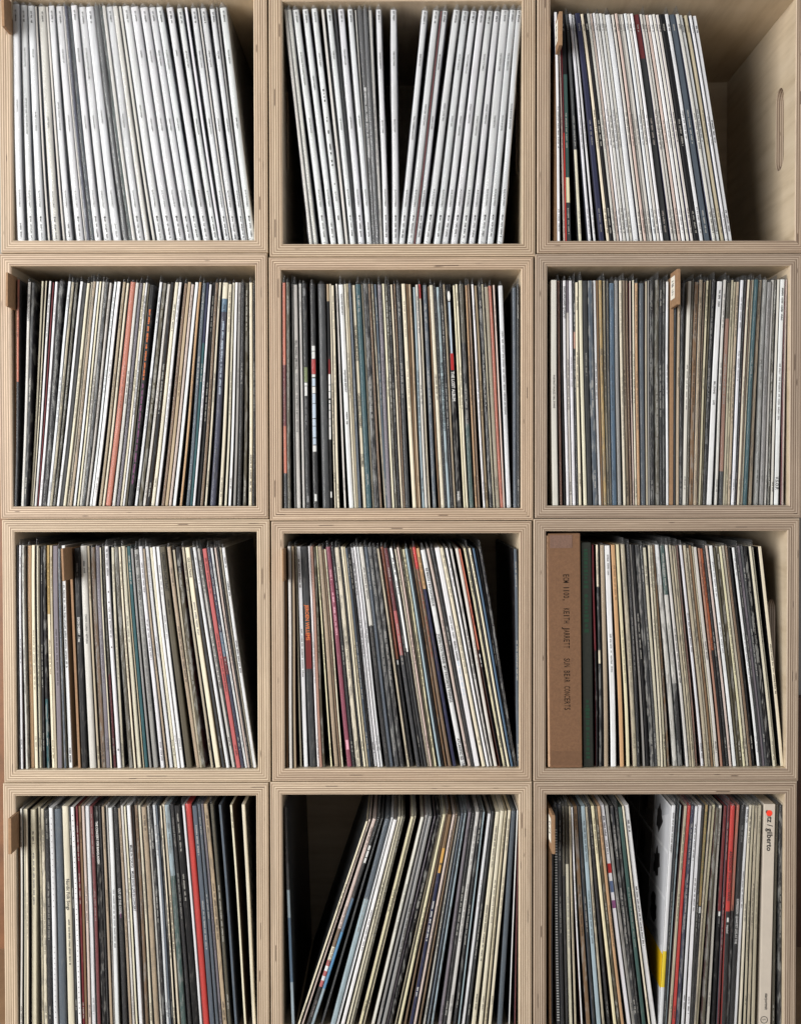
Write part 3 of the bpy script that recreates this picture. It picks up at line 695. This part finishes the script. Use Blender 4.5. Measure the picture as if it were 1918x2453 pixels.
def put_text(mb, s, z0, size, col, xoff, bend, H, y=-0.00022, sx=1.0):
    vs, fs = text_mesh(s)
    base = len(mb.v)
    for (tx, ty) in vs:
        z = z0 - tx * size * sx
        mb.v.append(Vector(((ty - 0.35) * size + xoff + bend(z), y, z)))
    for q in fs:
        mb.f.append(tuple(base + k for k in q))
        mb.c.append(col)

def put_rect(mb, z0, z1, half, col, bend, y=-0.00012, xc=0.0):
    n = max(1, int(abs(z0 - z1) / 0.03))
    for k in range(n):
        a = z0 + (z1 - z0) * k / n; b = z0 + (z1 - z0) * (k + 1) / n
        mb.quad(Vector((xc - half + bend(a), y, a)), Vector((xc - half + bend(b), y, b)), Vector((xc + half + bend(b), y, b)), Vector((xc + half + bend(a), y, a)), col)

def put_bars(mb, z0, z1, half, col, bend, rng, y=-0.0002):
    """print too small to read: uneven little strokes in words"""
    z = z0
    while z > z1:
        for _ in range(rng.randint(3, 9)):
            d = rng.uniform(0.0006, 0.0013)
            if z - d < z1: break
            h = half * rng.uniform(0.6, 1.0)
            s = rng.uniform(-0.2, 0.2) * half
            mb.quad(Vector((s - h + bend(z), y, z)), Vector((s - h + bend(z), y, z - d)), Vector((s + h + bend(z), y, z - d)), Vector((s + h + bend(z), y, z)), col)
            z -= d + rng.uniform(0.0003, 0.0007)
        z -= rng.uniform(0.0012, 0.003)

def interp(ctrl, x):
    c = sorted(ctrl)
    if x <= c[0][0]: return c[0][1] + (x - c[0][0])
    for (a, fa), (b, fb) in zip(c, c[1:]):
        if x <= b: return fa + (fb - fa) * (x - a) / (b - a)
    return c[-1][1] + (x - c[-1][0])

SETBACK = 0.009
SLEEVE_D = 0.306

def ordinal(n):
    w = ['first', 'second', 'third', 'fourth', 'fifth', 'sixth', 'seventh', 'eighth', 'ninth', 'tenth', 'eleventh', 'twelfth']
    if n <= 12: return w[n - 1]
    suf = 'th' if 10 <= n % 100 <= 20 else {1: 'st', 2: 'nd', 3: 'rd'}.get(n % 10, 'th')
    return f'{n}{suf}'

PLASTIC = {1: 1.0, 2: 0.62, 3: 0.62, 4: 0.65}
ALL = []
for key in sorted(DATA):
    r, c = key
    D = DATA[key]
    xl_c, xr_c, zt_c, zb_c = CUBE[key]
    recs = sorted(D['recs'])
    xs = [q[0] for q in recs]
    lo, hi = xs[0], recs[-1][1]
    prev_r = None
    for i, (x0, x1, code) in enumerate(recs):
        code, _, flags = code.partition(',')
        f = (x0 - lo) / (hi - lo)
        ytop = D['yt'][0] + (D['yt'][1] - D['yt'][0]) * f
        rng = random.Random(hash((r * 10 + c, int(x0))) & 0xffff)
        b0, b1 = interp(D['ctrl'], x0), interp(D['ctrl'], x1)
        P = lambda xz, yz: at(D['xa'] + xz / D['s'], D['y0'] + yz / D['s'], SETBACK)
        pt, pb = P(x0, ytop), P(b0, D['yb'])
        pt1, pb1 = P(x1, ytop), P(b1, D['yb'])
        th = math.atan2(pt.x - pb.x, pt.z - pb.z)
        wtop = (pt1.x - pt.x) * math.cos(th)
        wbot = (pb1.x - pb.x) * math.cos(th)
        if key == (1, 1): wtop *= 1.1
        if key == (1, 2): wtop *= 1.04
        if r > 1: wtop *= 0.99
        w = max(0.0016, min(wtop, max(wbot, 0.75 * wtop)))
        zfl = zb_c + 0.0004
        zleft = zfl + (w * math.sin(th) if th > 0 else 0)
        xleft = pb.x + math.tan(th) * (zleft - pb.z)
        H = (pt.z - zleft) / math.cos(th)
        H = max(0.300, min(0.334, H)) - (rng.uniform(0, 0.0016) if r == 1 else rng.choice((0, 0, .4, 1)) * rng.uniform(0, 0.0045))
        cx = xleft + w / 2 * math.cos(th); cz = zleft - w / 2 * math.sin(th)
        if th < 0: pass
        fwd = 0.007 if cx - xl_c < 0.016 else 0.0
        ALL.append(dict(key=key, n=i + 1, total=len(recs), x0=x0, code=code, flags=flags, w=w, H=H, th=th, rng=rng,
                        loc=Vector((cx, SETBACK - fwd + rng.uniform(-0.0015, 0.003), cz)), ytop=ytop,
                        yfl=(D['yb'] if r != 4 else (OPEN[key][3] - D['y0']) * D['s'] - 8)))

def jitter(col, rng, a=0.05):
    k = 1 + rng.uniform(-a, a)
    return tuple(max(0.004, min(0.9, v * k * (1 + rng.uniform(-a * .3, a * .3)))) for v in col)

def make_record(R):
    """returns (sleeve, lettering, film) as MB in local coordinates"""
    rng, w, H = R['rng'], R['w'], R['H']
    r, c = R['key']
    flags = R['flags']
    amp = 0.0009 * math.sin(r * 3.1 + c * 1.7) + rng.uniform(-0.00025, 0.00025)
    amp2 = 0.0004 * math.cos(r * 1.3 + c * 2.9) + rng.uniform(-0.0002, 0.0002)
    def bend(z):
        s = max(0.0, min(1.0, z / H))
        return amp * math.sin(math.pi * s) + amp2 * math.sin(2 * math.pi * s)
    R['bend'] = bend
    R['blocks'] = blocks = []
    # --- colour segments (from the top)
    segs = []
    parts = R['code'].split('/')
    base_l = parts[0]
    segs.append((0.0, base_l))
    T = lambda y: max(0.0, min(1.0, (y - R['ytop']) / (R['yfl'] - R['ytop'])))
    for p in parts[1:]:
        segs.append((T(float(p[:-1])), p[-1]))
    wear0 = rng.uniform(0.15, 0.55)
    if r == 1: wear0 = rng.uniform(0.0, 0.08)
    if 'm' in flags: wear0 = rng.uniform(0.68, 0.9)
    scol = [(t, (*jitter(lin(PAL[k]), rng), wear0)) for t, k in segs]
    # covers: mostly dark or near the spine's own colour
    ch = rng.random()
    if R['code'][0] in 'Ww' and r == 1: side = jitter(lin((84, 88, 112)), rng, .35)
    elif ch < 0.5: side = jitter(lin((40, 40, 44)), rng, .4)
    elif ch < 0.75: side = jitter(lin(rng.choice([(110, 90, 70), (70, 80, 95), (140, 130, 115), (90, 50, 45)])), rng, .3)
    else: side = tuple(v * 0.9 for v in scol[0][1][:3])
    if R.get('n') == R.get('total'): side = jitter(lin((34, 33, 33)), rng, .2)
    side = (*side, wear0)
    zs = sorted(set([k / 8 for k in range(9)] + [1 - t for t, _ in segs[1:]]))
    nose = min(0.0011, w * 0.35)
    prof = [(-.5, SLEEVE_D), (-.5, nose), (-.40, nose * .25), (-.26, 0.0), (.26, 0.0), (.40, nose * .25), (.5, nose), (.5, SLEEVE_D)]
    rings = []
    for s in zs:
        z = s * H
        rd = 0.0006 if s in (0.0, 1.0) else 0.0      # worn corners
        rings.append([Vector((px * w + bend(z), py + (rd if 0 < j < 7 else 0), z)) for j, (px, py) in enumerate(prof)])
    def colf(i, j):
        if j in (1, 2, 3, 4, 5):
            t = 1 - (zs[i] + zs[i + 1]) / 2
            cc = scol[0][1]
            for tt, k in scol:
                if t >= tt: cc = k
            return cc
        return side
    sl = MB()
    base = sl.grid(rings, colf, close=True)
    n = len(prof); last = base + (len(rings) - 1) * n
    sl.f.append(tuple(base + k for k in range(n - 1, -1, -1))); sl.c.append(side)
    sl.f.append(tuple(last + k for k in range(n))); sl.c.append(scol[0][1])
    # --- lettering
    lt = MB()
    z_of = lambda y: H * (1 - T(y))
    ent = EX.get(R['key'], {})
    key = None
    for k in ent:
        if abs(k - R['x0']) < 1.5: key = k
    dark = sum(scol[0][1][:3]) / 3 < 0.12
    if key is not None:
        for e in ent[key]:
            if e[0] == 't':
                size = min(e[3] * 0.001 * 1.25, w * 1.15)
                put_text(lt, e[2], z_of(e[1]), size, INKC[e[4]], 0, bend, H, sx=0.92)
            elif e[0] == 'r':
                tgt_mb = lt
                if sum(q[0] == 'r' for q in ent[key]) <= 20:
                    tgt_mb = MB(); blocks.append(tgt_mb)
                put_rect(tgt_mb, z_of(e[1]), z_of(e[2]), w * 0.5 * e[4] * .94, INKC[e[3]], bend)
            elif e[0] == 'b':
                put_bars(lt, z_of(e[1]), z_of(e[2]), min(w * .24, 0.0012), INKC[e[3]], bend, rng)
            elif e[0] == 'o':
                zc = z_of(e[1]); rz = e[2] / (R['yfl'] - R['ytop']) * H
                pts = [Vector((w * .3 * math.cos(a * math.pi / 6) + bend(zc), -0.0002, zc + rz * math.sin(a * math.pi / 6))) for a in range(12)]
                b0 = len(lt.v); lt.v += pts; lt.f.append(tuple(b0 + 11 - k for k in range(12))); lt.c.append(INKC[e[3]])
    elif 'n' not in flags:
        tgt = lin((190, 188, 180) if dark else (50, 48, 46))
        k = rng.uniform(.45, .95)
        ink = (*[a * (1 - k) + b * k for a, b in zip(scol[0][1][:3], tgt)], 0)
        half = min(w * rng.uniform(.16, .24), 0.0011)
        if r == 1 and c == 3:
            runs = [(0.045, 0.078), (0.44 + rng.uniform(-.03, .03), 0.57 + rng.uniform(-.02, .03)), (0.86 + rng.uniform(-.01, .01), 0.965)]
        else:
            a = rng.uniform(0.03, 0.1); runs = []
            if rng.random() < .5: runs.append((a, a + rng.uniform(.06, .2)))
            if rng.random() < .75:
                a = rng.uniform(0.3, 0.45); runs.append((a, a + rng.uniform(.08, .28)))
            if rng.random() < .4:
                a = rng.uniform(0.84, 0.9); runs.append((a, a + rng.uniform(.04, .09)))
        for a, b in runs:
            put_bars(lt, H * (1 - a), H * (1 - b), half, ink, bend, rng)
    # --- clear outer cover
    fm = None
    p = PLASTIC[r] if not (r == 1 and c == 3) else 0.2
    if 'n' in flags and w > 0.004: p = 1.0
    if rng.random() < p:
        fm = MB()
        e = rng.uniform(0.002, 0.007) if rng.random() < (.45 if r > 1 else .25) else rng.uniform(0.006, 0.012)
        e = min(e, max(0.001, (zt_top(R['key']) - 0.0015 - (R['loc'].z + H * math.cos(R['th'])) - 0.5 * w * abs(math.sin(R['th'])))))
        g = 0.00035
        zz = [0.0002, H * .06, H * .14, H * .25, H * .36, H * .5, H * .62, H * .74, H * .86, H * .95, H, H + e]
        rings = []
        loose = rng.uniform(0.0008, 0.003) if r == 1 else rng.uniform(0.0004, 0.0014)
        ph = rng.uniform(0, 6.3)
        slant = rng.uniform(-0.003, 0.003)
        for i, z in enumerate(zz):
            top = i == len(zz) - 1
            q = 0.25 if top else 1.0
            out = loose * (0.7 + 0.5 * math.sin(ph + z * 31)) + rng.uniform(0, 0.0004)
            wob = rng.uniform(-0.0002, 0.0002)
            if r == 1 and c < 3: g = rng.uniform(0.0004, 0.0017)
            hw = (w / 2 + g) * q
            sl_ = slant * (1 if top else 0)
            bb = bend(z) + (rng.uniform(-.001, .001) if top else 0)
            rings.append([Vector((-hw + bb, SLEEVE_D + 0.003, z - abs(sl_))), Vector((-hw + bb + wob, 0.05, z)), Vector((-hw + bb, 0.0006, z)), Vector((-hw * .55 + bb + wob, -0.0006 - out * .6, z)),
                          Vector((bb + wob * 2, -0.0007 - out, z)), Vector((hw * .55 + bb - wob, -0.0006 - out * .6, z)), Vector((hw + bb, 0.0006, z)), Vector((hw + bb - wob, 0.05, z)), Vector((hw + bb, SLEEVE_D + 0.003, z - abs(sl_)))])
        one = (1, 1, 1, 0)
        fm.grid(rings, lambda i, j: one)
        if rng.random() < (.5 if r == 1 else .22):
            # a crumpled welded corner that pokes out at the bottom
            k = rng.uniform(-.3, .3) * w
            d = rng.uniform(0.003, 0.007)
            fm.tri(Vector((-w * .4, -0.0008, 0.004)), Vector((k, -d, 0.0006)), Vector((w * .3, -0.0008, 0.0006)), one)
            fm.tri(Vector((-w * .4, -0.0008, 0.004)), Vector((k * .5, -d * .8, 0.003)), Vector((k, -d, 0.0006)), one)
    return sl, lt, fm

def zt_top(key): return CUBE[key][2]

order = sorted(range(len(ALL)), key=lambda i: -ALL[i]['w'])
single = set(order[:300])
stuff_s, stuff_l, stuff_f = MB(), MB(), MB()
NREC = len(ALL)
for i, R in enumerate(ALL):
    sl, lt, fm = make_record(R)
    if i in single:
        r, c = R['key']
        root = empty('record', R['loc'], R['th'])
        colour = NAME[R['code'][0]]
        extra = ''
        if '/' in R['code']:
            k2 = R['code'].split('/')[1][-1]
            extra = f' and {NAME[k2]}'
        pos = 'last' if R['n'] == R['total'] else ordinal(R['n'])
        tail = 'on the right' if R['n'] == R['total'] else 'from the left'
        tag(root, f'{colour}{extra} record spine, {pos} {tail} in the {place(r, c)}', 'record', 'records filed in the plywood cubes')
        sl.build('sleeve', CARD, root)
        if len(lt.f) > 4: tag(lt.build('lettering', INK, root), kind='stuff')
        for bk in R['blocks']: bk.build('printed_mark', INK, root)
        if fm: fm.build('plastic_cover', FILM2 if r == 1 and c < 3 else FILM, root, smooth=True)
    else:
        M = Matrix.Translation(R['loc']) @ Matrix.Rotation(R['th'], 4, 'Y')
        stuff_s.add(sl, M)
        stuff_l.add(lt, M)
        for bk in R['blocks']: stuff_l.add(bk, M)
        if fm: stuff_f.add(fm, M)
so = stuff_s.build('thin_records', CARD)
tag(so, 'many thin record spines squeezed between the wider ones in every cube', 'records', kind='stuff')
for mb, nm, mt in ((stuff_l, 'lettering', INK), (stuff_f, 'plastic_cover', FILM)):
    tag(mb.build(nm, mt, so, smooth=(nm == 'plastic_cover')), kind='stuff')
print('records', NREC, 'thinnest single', ALL[order[299]]['w'])

# ------------------------------------------------------------------ dividers with tabs
def lean_frame(key, xt, yt, xb, yb, Y):
    D = DATA[key]
    pt = at(D['xa'] + xt / D['s'], D['y0'] + yt / D['s'], Y)
    pb = at(D['xa'] + xb / D['s'], D['y0'] + yb / D['s'], Y)
    th = math.atan2(pt.x - pb.x, pt.z - pb.z)
    zf = CUBE[key][3] + 0.0005
    return Vector((pb.x + math.tan(th) * (zf - pb.z), Y, zf)), th, pt.z, pb.z

def divider(key, xt, xb, thick, ty0, ty1, label, face, lab=False, fwd=0.038):
    """xt/xb: left edge at tab height and at the bottom; face: side of the tab one sees"""
    D = DATA[key]
    loc, th, _, _ = lean_frame(key, xt, ty1, xb, D['yb'], SETBACK)
    root = empty('divider_card', loc, th)
    tag(root, label, 'divider', 'brown tabbed dividers between the records')
    z0 = (at(959, D['y0'] + ty1 / D['s'], SETBACK).z - loc.z) / math.cos(th)
    z1 = (at(959, D['y0'] + ty0 / D['s'], SETBACK).z - loc.z) / math.cos(th)
    z1 = min(z1, zt_top(key) - loc.z - 0.004)
    def bx(p0, p1, name, mat, parent, bev=0.0004):
        bm = bmesh.new()
        bmesh.ops.create_cube(bm, size=1.0)
        for v in bm.verts:
            v.co = Vector([p0[k] + (v.co[k] + .5) * (p1[k] - p0[k]) for k in range(3)])
        bmesh.ops.bevel(bm, geom=bm.edges[:], offset=bev, segments=1, affect='EDGES')
        me = bpy.data.meshes.new(name); bm.to_mesh(me); bm.free()
        me.materials.append(mat)
        o = bpy.data.objects.new(name, me); COL.objects.link(o); o.parent = parent
        return o
    bx((0, 0, 0), (thick, SLEEVE_D, min(z1 - 0.001, 0.318)), 'card', KRAFT, root)
    t = bx((0.0002, -fwd, z0), (thick - 0.0002, -0.0003, z1), 'tab', KRAFT, root)
    if lab:
        xx = -0.0001 if face == 'L' else thick - 0.0001
        lo, hi = (xx - 0.0003, xx) if face == 'L' else (xx, xx + 0.0003)
        za, zb_ = z0 + (z1 - z0) * .22, z0 + (z1 - z0) * .86
        bx((lo, -fwd * .72, za), (hi, -fwd * .12, zb_), 'paper_label', PAPER, t, 0.00005)
        mb = MB()
        xs = lo - 0.0001 if face == 'L' else hi + 0.0001
        rng = random.Random(int(xt))
        zz = zb_ - 0.006
        while zz > za + 0.009:
            for _ in range(3):
                y0 = -fwd * rng.uniform(.5, .58); y1 = -fwd * rng.uniform(.26, .34)
                h = rng.uniform(0.0008, 0.0018)
                s = rng.uniform(-0.0025, 0.0025)
                mb.quad(Vector((xs, y0, zz)), Vector((xs, y1, zz + s)), Vector((xs, y1, zz + s - h)), Vector((xs, y0, zz - h)), INKC['k'])
                zz -= rng.uniform(0.0022, 0.0034)
            zz -= 0.003
        tag(mb.build('lettering', INK, t), kind='stuff')

divider((1,1), 94, 136, 0.0045, 0, 305, 'brown tabbed divider at the left wall of the top-row left cube', 'R')
divider((1,3), 172, 162, 0.0052, 190, 470, 'brown divider with white label at the left of the top-row right cube', 'L', True)
divider((2,1), 126, 118, 0.0035, 150, 430, 'brown tabbed divider at the left wall of the second-row left cube', 'R')
divider((2,3), 58 + 318 * S1, 52 + 318 * S1, 0.0052, 130, 425, 'brown divider with printed white label amid the second-row right cube', 'L', True)
divider((3,1), 583, 650, 0.0034, 240, 505, 'brown tabbed divider among the records of the third-row left cube', 'R')
divider((3,2), 147, 160, 0.0026, 250, 512, 'brown tabbed divider at the left wall of the third-row middle cube', 'R')
divider((4,1), 152, 162, 0.0048, 320, 625, 'brown tabbed divider at the left wall of the bottom-row left cube', 'R')
divider((4,3), 158, 164, 0.0046, 300, 632, 'brown divider with white label at the left of the bottom-row right cube', 'L', True)

# ------------------------------------------------------------------ box sets
def bevel_box(name, w, d, h, mat, parent, bev, y0=0.0, x0=0.0, z0=0.0):
    bm = bmesh.new()
    bmesh.ops.create_cube(bm, size=1.0)
    for v in bm.verts:
        v.co = Vector((x0 + (v.co.x + .5) * w, y0 + (v.co.y + .5) * d, z0 + (v.co.z + .5) * h))
    bmesh.ops.bevel(bm, geom=bm.edges[:], offset=bev, segments=3, profile=0.6, affect='EDGES')
    me = bpy.data.meshes.new(name); bm.to_mesh(me); bm.free()
    me.materials.append(mat)
    o = bpy.data.objects.new(name, me); COL.objects.link(o); o.parent = parent
    return o
nob = lambda z: 0.0

# tall brown mailing-board box
key = (3, 3)
D = DATA[key]
loc, th, zt_, zb_ = lean_frame(key, 131, 122, 150, 2088, 0.002)
root = empty('box_set', loc, th)
tag(root, 'wide brown cardboard box set with black typed title, third-row right cube', 'box set')
w = (at(1270 + 415 / S3, 1300, 0).x - at(1270 + 133 / S3, 1300, 0).x)
H = min((zt_ - loc.z) / math.cos(th), CUBE[key][2] - loc.z - 0.0035)
e = 0.0026
bevel_box('case', w - e, 0.312, H, KRAFT_BOX, root, 0.0012, 0.0, e)
bevel_box('lid_edge', e, 0.308, H - 0.004, plain('pale_board_edge', tuple(lin((222, 186, 152))), 0.8, 120.0, 0.15), root, 0.0006, 0.002, 0.0, 0.001)
tape = plain('brown_paper_tape', tuple(lin((124, 96, 82))), 0.5, 500.0, 0.3)
bevel_box('tape', w * .66, 0.0004, H * .055, tape, root, 0.0001, -0.0005, e + w * .05, H * .938)
bevel_box('tape', w - e - 0.0012, 0.0003, H * .06, plain('brown_tape', tuple(lin((112, 81, 57))), 0.6, 300.0, 0.15), root, 0.0001, -0.0004, e + 0.0006, H * .012)
mb = MB()
zz = lambda y: H * (1 - (y - 122) / (2088 - 122))
for y0, y1, s in ((462, 690, 'ECM 1100,'), (745, 1085, 'KEITH JARRETT'), (1165, 1605, 'SUN BEAR CONCERTS')):
    span = zz(y0) - zz(y1)
    adv = span / len(s)
    for k, chh in enumerate(s):          # typewriter lettering: every character takes the same room
        if chh == ' ': continue
        vs, fs = text_mesh(chh, 0.004)
        wd = max(v[0] for v in vs) - min(v[0] for v in vs)
        sx_ = min(1.15, adv * .78 / (wd * 0.0118)) if wd > .2 else 1.0
        put_text(mb, chh, zz(y0) - adv * (k + .5) + (wd / 2 + min(v[0] for v in vs)) * 0.0118 * sx_, 0.0118, (*lin((16, 13, 12)), 0), w * 0.52 + e, nob, H, y=-0.0002, sx=sx_)
tag(mb.build('lettering', INK, root), kind='stuff')

# dark green box beside it
loc, th, zt_, zb_ = lean_frame(key, 419, 206, 441, 2084, 0.006)
root = empty('box_set', loc, th)
tag(root, 'dark green cloth box set beside the wide brown cardboard box', 'box set')
w = at(1270 + 506 / S3, 1300, 0).x - at(1270 + 420 / S3, 1300, 0).x
H = (zt_ - loc.z) / math.cos(th)
bevel_box('case', w, 0.31, H, plain('dark_green_cloth', tuple(lin((32, 36, 29))), 0.8, 420.0, 0.35), root, 0.0022)
mb = MB()
rng = random.Random(3)
for a, b in ((.03, .2), (.23, .4), (.7, .96)):
    z = H * (1 - a)
    while z > H * (1 - b):
        d = rng.uniform(0.002, 0.005)
        put_rect(mb, z, z - d, w * rng.uniform(.12, .24), (*lin((36, 64, 48)), 0), nob, y=-0.0003, xc=w * .45)
        z -= d + rng.uniform(0.0008, 0.003)
tag(mb.build('lettering', INK, root), kind='stuff')

# cream box set, bottom right
key = (4, 3)
D = DATA[key]
o4 = 318 * S4
loc, th, zt_, zb_ = lean_frame(key, 882 + o4, 268, 838 + o4, 2184, SETBACK - 0.002)
root = empty('box_set', loc, th)
tag(root, 'cream box set with a red dot on its black title, bottom-row right cube', 'box set')
w = at(1588 + 978 / S4, 2100, SETBACK).x - at(1588 + 882 / S4, 2100, SETBACK).x
H = (zt_ - loc.z) / math.cos(th)
bevel_box('case', w, 0.308, H, plain('cream_laminated_board', tuple(lin((206, 196, 182))), 0.4, 70.0, 0.05), root, 0.0009)
zz = lambda y: H - (y - 268) / S4 / 1.70 / 1000 * 1.01
mb = MB()
vs, fs = text_mesh('getz / gilberto')
L_ = max(v[0] for v in vs); size = 0.0108
put_text(mb, 'getz / gilberto', zz(322), size, INKC['k'], w * .55, nob, H, y=-0.0002, sx=(zz(322) - zz(676)) / (L_ * size))
put_text(mb, 'starportrait', zz(1920), 0.0062, INKC['k'], w * .60, nob, H, y=-0.0002, sx=0.8)
# ring emblem under it
zc = zz(2152); R0, R1 = 0.0052, 0.0043
for k in range(28):
    a, b = 2 * math.pi * k / 28, 2 * math.pi * (k + 1) / 28
    p = lambda q, rr: Vector((w * .42 + rr * math.cos(q), -0.0002, zc + rr * math.sin(q)))
    mb.quad(p(a, R0), p(b, R0), p(b, R1), p(a, R1), INKC['k'])
put_text(mb, 'S', zc + 0.0018, 0.006, INKC['k'], w * .42, nob, H, y=-0.0002)
tag(mb.build('lettering', INK, root), kind='stuff')
mb = MB()
pts = [Vector((w * .46 + 0.0043 * math.cos(a * math.pi / 12), -0.0004, zz(346) - 0.0043 * math.sin(a * math.pi / 12))) for a in range(24)]
mb.v = pts; mb.f = [tuple(range(24))]; mb.c = [(*lin((255, 74, 54)), 0)]
mb.build('dot_sticker', INK, root)

# lone sleeve leaning at the left of the bottom middle cube
key = (4, 2)
loc, th, zt_, zb_ = lean_frame(key, 156, 262, 226, 2184, SETBACK)
root = empty('record', loc, th)
tag(root, 'blue and black record leaning alone against the left wall, bottom-row middle cube', 'record', 'records filed in the plywood cubes')
R = dict(key=key, x0=-999, code='K/760g/1000L/1250U/1830L', flags='n', w=0.0042, H=0.3145, rng=random.Random(5), loc=loc, th=th, ytop=262, yfl=2242)
sl, lt, fm = make_record(R)
sl.build('sleeve', CARD, root)
if fm: fm.build('plastic_cover', FILM, root, smooth=True)

# printed front cover that shows obliquely in the gap of the bottom right cube
for R in ALL:
    if R['key'] == (4, 3) and abs(R['x0'] - (80 + o4)) < 2:
        tgt = [o for o in bpy.data.objects if o.name.split('.')[0] == 'record' and (o.location - R['loc']).length < 1e-6][0]
        mb = MB()
        xx = -R['w'] / 2 - 0.0003
        Hh = R['H']
        bd = R['bend']
        def pan(y0, y1, z0, z1, rgb, d=0.0):
            n = max(1, int((z1 - z0) / 0.012))
            for k in range(n):
                a, b = z0 + (z1 - z0) * k / n, z0 + (z1 - z0) * (k + 1) / n
                mb.quad(Vector((xx - d + bd(a), y0, a)), Vector((xx - d + bd(b), y0, b)), Vector((xx - d + bd(b), y1, b)), Vector((xx - d + bd(a), y1, a)), (*lin(rgb), 0))
        pan(0.0015, 0.30, 0.002, Hh - 0.002, (225, 226, 228))
        for z0, z1 in ((.79, .985), (.58, .775), (.36, .565)):
            for k in range(3):
                pan(0.006 + .098 * k, 0.098 + .098 * k, Hh * z0, Hh * z1, ((196, 198, 202), (120, 118, 116), (170, 168, 166))[k], 0.0001)
                bl = []
                rng = random.Random(k * 7 + int(z0 * 100))
                cy, cz_ = 0.066 + .098 * k, Hh * (z0 + z1) / 2
                for a in range(16):
                    q = a * math.pi / 8
                    rr = rng.uniform(.6, 1.15)
                    zq = cz_ + 0.022 * rr * math.sin(q)
                    bl.append(Vector((xx - 0.0003 + bd(zq), cy + 0.02 * rr * math.cos(q), cz_ + 0.022 * rr * math.sin(q))))
                b0 = len(mb.v); mb.v += bl; mb.f.append(tuple(b0 + kk for kk in range(16))); mb.c.append((*lin((40, 38, 38)), 0))
        pan(0.0015, 0.30, Hh * .175, Hh * .33, (236, 190, 30), 0.0001)
        tag(mb.build('cover_print', INK, tgt), kind='stuff')
